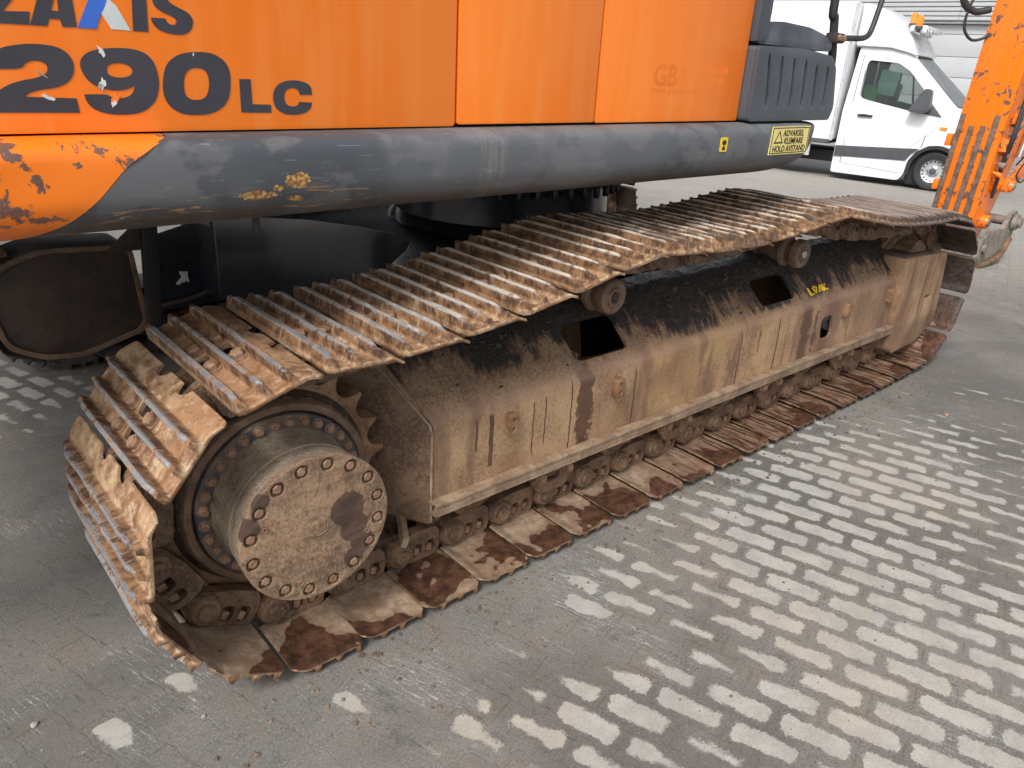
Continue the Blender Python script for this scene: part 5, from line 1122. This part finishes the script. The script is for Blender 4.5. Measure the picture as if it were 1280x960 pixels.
# wheels
def wheel(x, y, r=.345):
    w = lathe('wheel', [(.20, .02), (.25, 0), (r - .03, .0), (r - .006, .02), (r, .05), (r, .18), (r - .03, .22), (.20, .22)], (x, y, vb + r), (1, 0, 0), 'black', van, 48)
    lathe('rim', [(.215, .012), (.222, .02), (.205, .03), (.175, .045), (.16, .05), (.105, .06), (.09, .04), (.065, .03), (0, .03)], (x, y, vb + r), (1, 0, 0), 'rim', w, 48)
    bm = bmesh.new()
    for k in range(16):
        a = 2 * PI * k / 16; b_ = prism_bm(rrect(-.012, .012, -.022, .022, .008), .004, (x + .040, y + .178 * math.cos(a), vb + r + .178 * math.sin(a)), (0, -math.sin(a), math.cos(a)), (0, math.cos(a), math.sin(a)), (-1, 0, 0)); join(bm, b_)
    tag(obj('rim_hole', bm_mesh(bm, 'rim_hole', 0), 'black', w), kind='stuff')
    lathe('hub_cap', [(0, .015), (.05, .015), (.06, .02), (.062, .035)], (x, y, vb + r), (1, 0, 0), 'vangrey', w, 24)
    bm = bmesh.new()
    for k in range(5):
        a = 2 * PI * k / 5; join(bm, lathe_bm([(0, .012), (.01, .012), (.011, .04)], (x, y + .085 * math.cos(a), vb + r + .085 * math.sin(a)), (1, 0, 0), 8))
    tag(obj('wheel_nut', bm_mesh(bm, 'wheel_nut', 30), 'vangrey', w), kind='stuff')
wheel(VX + .03, vy(3.02)); wheel(VX + 1.75, vy(3.02)); wheel(VX + .06, vy(6.2)); wheel(VX + 1.7, vy(6.2))
box('wheel_arch_lining', (VX + .55, vy(3.02), vb + .46), (.9, .95, .84), 'black', van, None, .1)
wa = [(vy(3.02) + .46 * math.cos(a), vb + .33 + .47 * math.sin(a)) for a in np.linspace(math.radians(-12), math.radians(190), 25)]; wi = [(vy(3.02) + .40 * math.cos(a), vb + .33 + .41 * math.sin(a)) for a in np.linspace(math.radians(190), math.radians(-12), 25)]
bm = prism_bm(wa + wi, .04, (VX - .018, 0, 0), YA, ZB, (1, 0, 0)); obj('wheel_arch', bm_mesh(bm, 'wheel_arch', 40), 'black', van)
# cargo box, fairing, chassis
bx0, bx1 = vy(4.45), vy(4.45) + 4.3
box('cargo_box', (VX + .97, (bx0 + bx1) / 2, (vz(.60) + vz(2.46)) / 2), (2.16, bx1 - bx0, vz(2.46) - vz(.60)), 'vanwhite', van, None, .05)
tube('corner_trim', [(VX - .115, bx0 + .02, vz(.60)), (VX - .115, bx0 + .02, vz(2.44))], .03, 'vanpale', van, 8, False)
box('box_sill', (VX + .93, (bx0 + bx1) / 2, vz(.575)), (2.1, bx1 - bx0 - .1, .07), 'vangrey', van, None, .01)
box('side_guard', (VX - .02, (bx0 + bx1) / 2 - .4, vz(.44)), (.05, bx1 - bx0 - 1.6, .24), 'vanpale', van, None, .01)
box('chassis', (VX + .97, (bx0 + bx1) / 2 - .3, vz(.34)), (1.0, bx1 - bx0, .22), 'black', van, None, .02)
fair = [(4.42, 2.455), (4.25, 2.42), (3.90, 2.23), (3.70, 2.02), (3.585, 1.80), (3.70, 1.84), (3.95, 1.895), (4.42, 1.905)]
bm = prism_bm(side(fair, .04), 1.80, (VX + .08, 0, 0), YA, ZB, (1, 0, 0), (), .05); obj('roof_fairing', bm_mesh(bm, 'roof_fairing', 45), 'vanwhite', van)
scab('fairing_band', [(4.42, 1.915), (3.95, 1.905), (3.70, 1.852), (3.57, 1.79), (3.60, 1.775), (3.72, 1.825), (3.95, 1.872), (4.42, 1.885)], -.02, .05, 'vanpale', van, (), .004, .01)
# roof light bar and beacons
lb = box('light_bar', (VX + .85, vy(3.66), vz(2.15)), (1.4, .30, .10), 'vanwhite', van, None, .04)
for dx in (.10, .30, .55): box('work_lamp', (VX + dx, vy(3.57), vz(2.09)), (.14, .10, .13), 'chrome', lb, None, .02)
for (dx, yy_, zz_) in ((.50, 3.80, 2.30), (.14, 3.66, 2.25)):
    b_ = lathe('beacon', [(0, .18), (.03, .178), (.052, .155), (.058, .10), (.058, 0)], (VX + dx, vy(yy_), vz(zz_) - .10), (0, 0, 1), 'amber', van, 20)
    lathe('beacon_base', [(.055, 0), (.066, 0), (.066, -.05), (.03, -.05), (.03, -.10)], (VX + dx, vy(yy_), vz(zz_) - .10), (0, 0, 1), 'vangrey', b_, 20)

th = math.radians(12); Wp = Vector((VX, vy(3.0), vb)); rel = van.location - Wp
van.location = Wp + Matrix.Rotation(th, 3, 'Z') @ rel; van.rotation_euler = (0, 0, th)

# ================================================================== HALL behind
HX = 40.0; hb0 = gz(HX)
hall = thing('hall', 'pale grey industrial hall with panelled wall and ribbed upper cladding', 'building', (HX, 12, hb0))
zs = [hb0, .72, 1.62, 2.50, 3.45, 3.86]
box('wall_core', (HX + 4.2, 20, 4.3), (8, 60, 9.6), 'cladding', hall, None, 0)
for r_ in range(5):
    for c_ in range(-2, 6):
        y0 = 11.9 + c_ * 6.0
        box('wall_panel', (HX + .14, y0 + 3.0, (zs[r_] + zs[r_ + 1]) / 2), (.08, 5.985, zs[r_ + 1] - zs[r_] - .022), 'cladding', hall, None, .008)
box('drip_flashing', (HX + .02, 20, 3.91), (.34, 60, .07), 'claddark', hall, None, .01)
for k in range(22):
    zc = 4.02 + k * .195
    for c_ in range(-1, 3):
        y0 = 5.6 + c_ * 9.0
        prism('cladding_rib', [(0, 0), (-.06, .03), (-.06, .145), (0, .175)], 8.975, (HX + .11, y0, zc), XA, ZB, (0, 1, 0), 'cladding', hall)
box('parapet', (HX + .1, 20, 8.6), (.5, 60, .3), 'cladding', hall, None, .02)

# ================================================================== sign and blocks beyond the arm, at the right edge
sx_, sy_ = 20.0, 4.83; sz_ = gz(sx_)
sg = thing('warning_sign', 'red and white triangular sign leaning beyond the orange arm at the right edge', 'sign', (sx_, sy_, sz_))
def tri_(w, h, z0): return [(-w / 2, z0), (w / 2, z0), (0, z0 + h)]
prism('sign_face', roundpoly(tri_(.62, .52, sz_ + .62), .05), .02, (sx_, sy_, 0), YA, ZB, (1, 0, 0), 'red', sg, (), .003)
prism('sign_centre', roundpoly(tri_(.36, .30, sz_ + .70), .03), .01, (sx_ - .006, sy_, 0), YA, ZB, (1, 0, 0), 'vanwhite', sg, (), 0)
tube('sign_post', [(sx_ + .03, sy_, sz_), (sx_ + .03, sy_, sz_ + 1.0)], .03, 'rail', sg, 8, False)
tag(box('concrete_block', (22.0, 5.2, gz(22) + .30), (.6, 2.4, .60), 'concrete', None, None, .03), 'low grey concrete block behind the triangular sign', 'block')
tag(box('kerb_beam', (24.0, 4.9, gz(24) + .12), (.3, 6.0, .24), 'concrete', None, None, .03), 'long low concrete kerb beam on the far side of the yard', 'kerb')
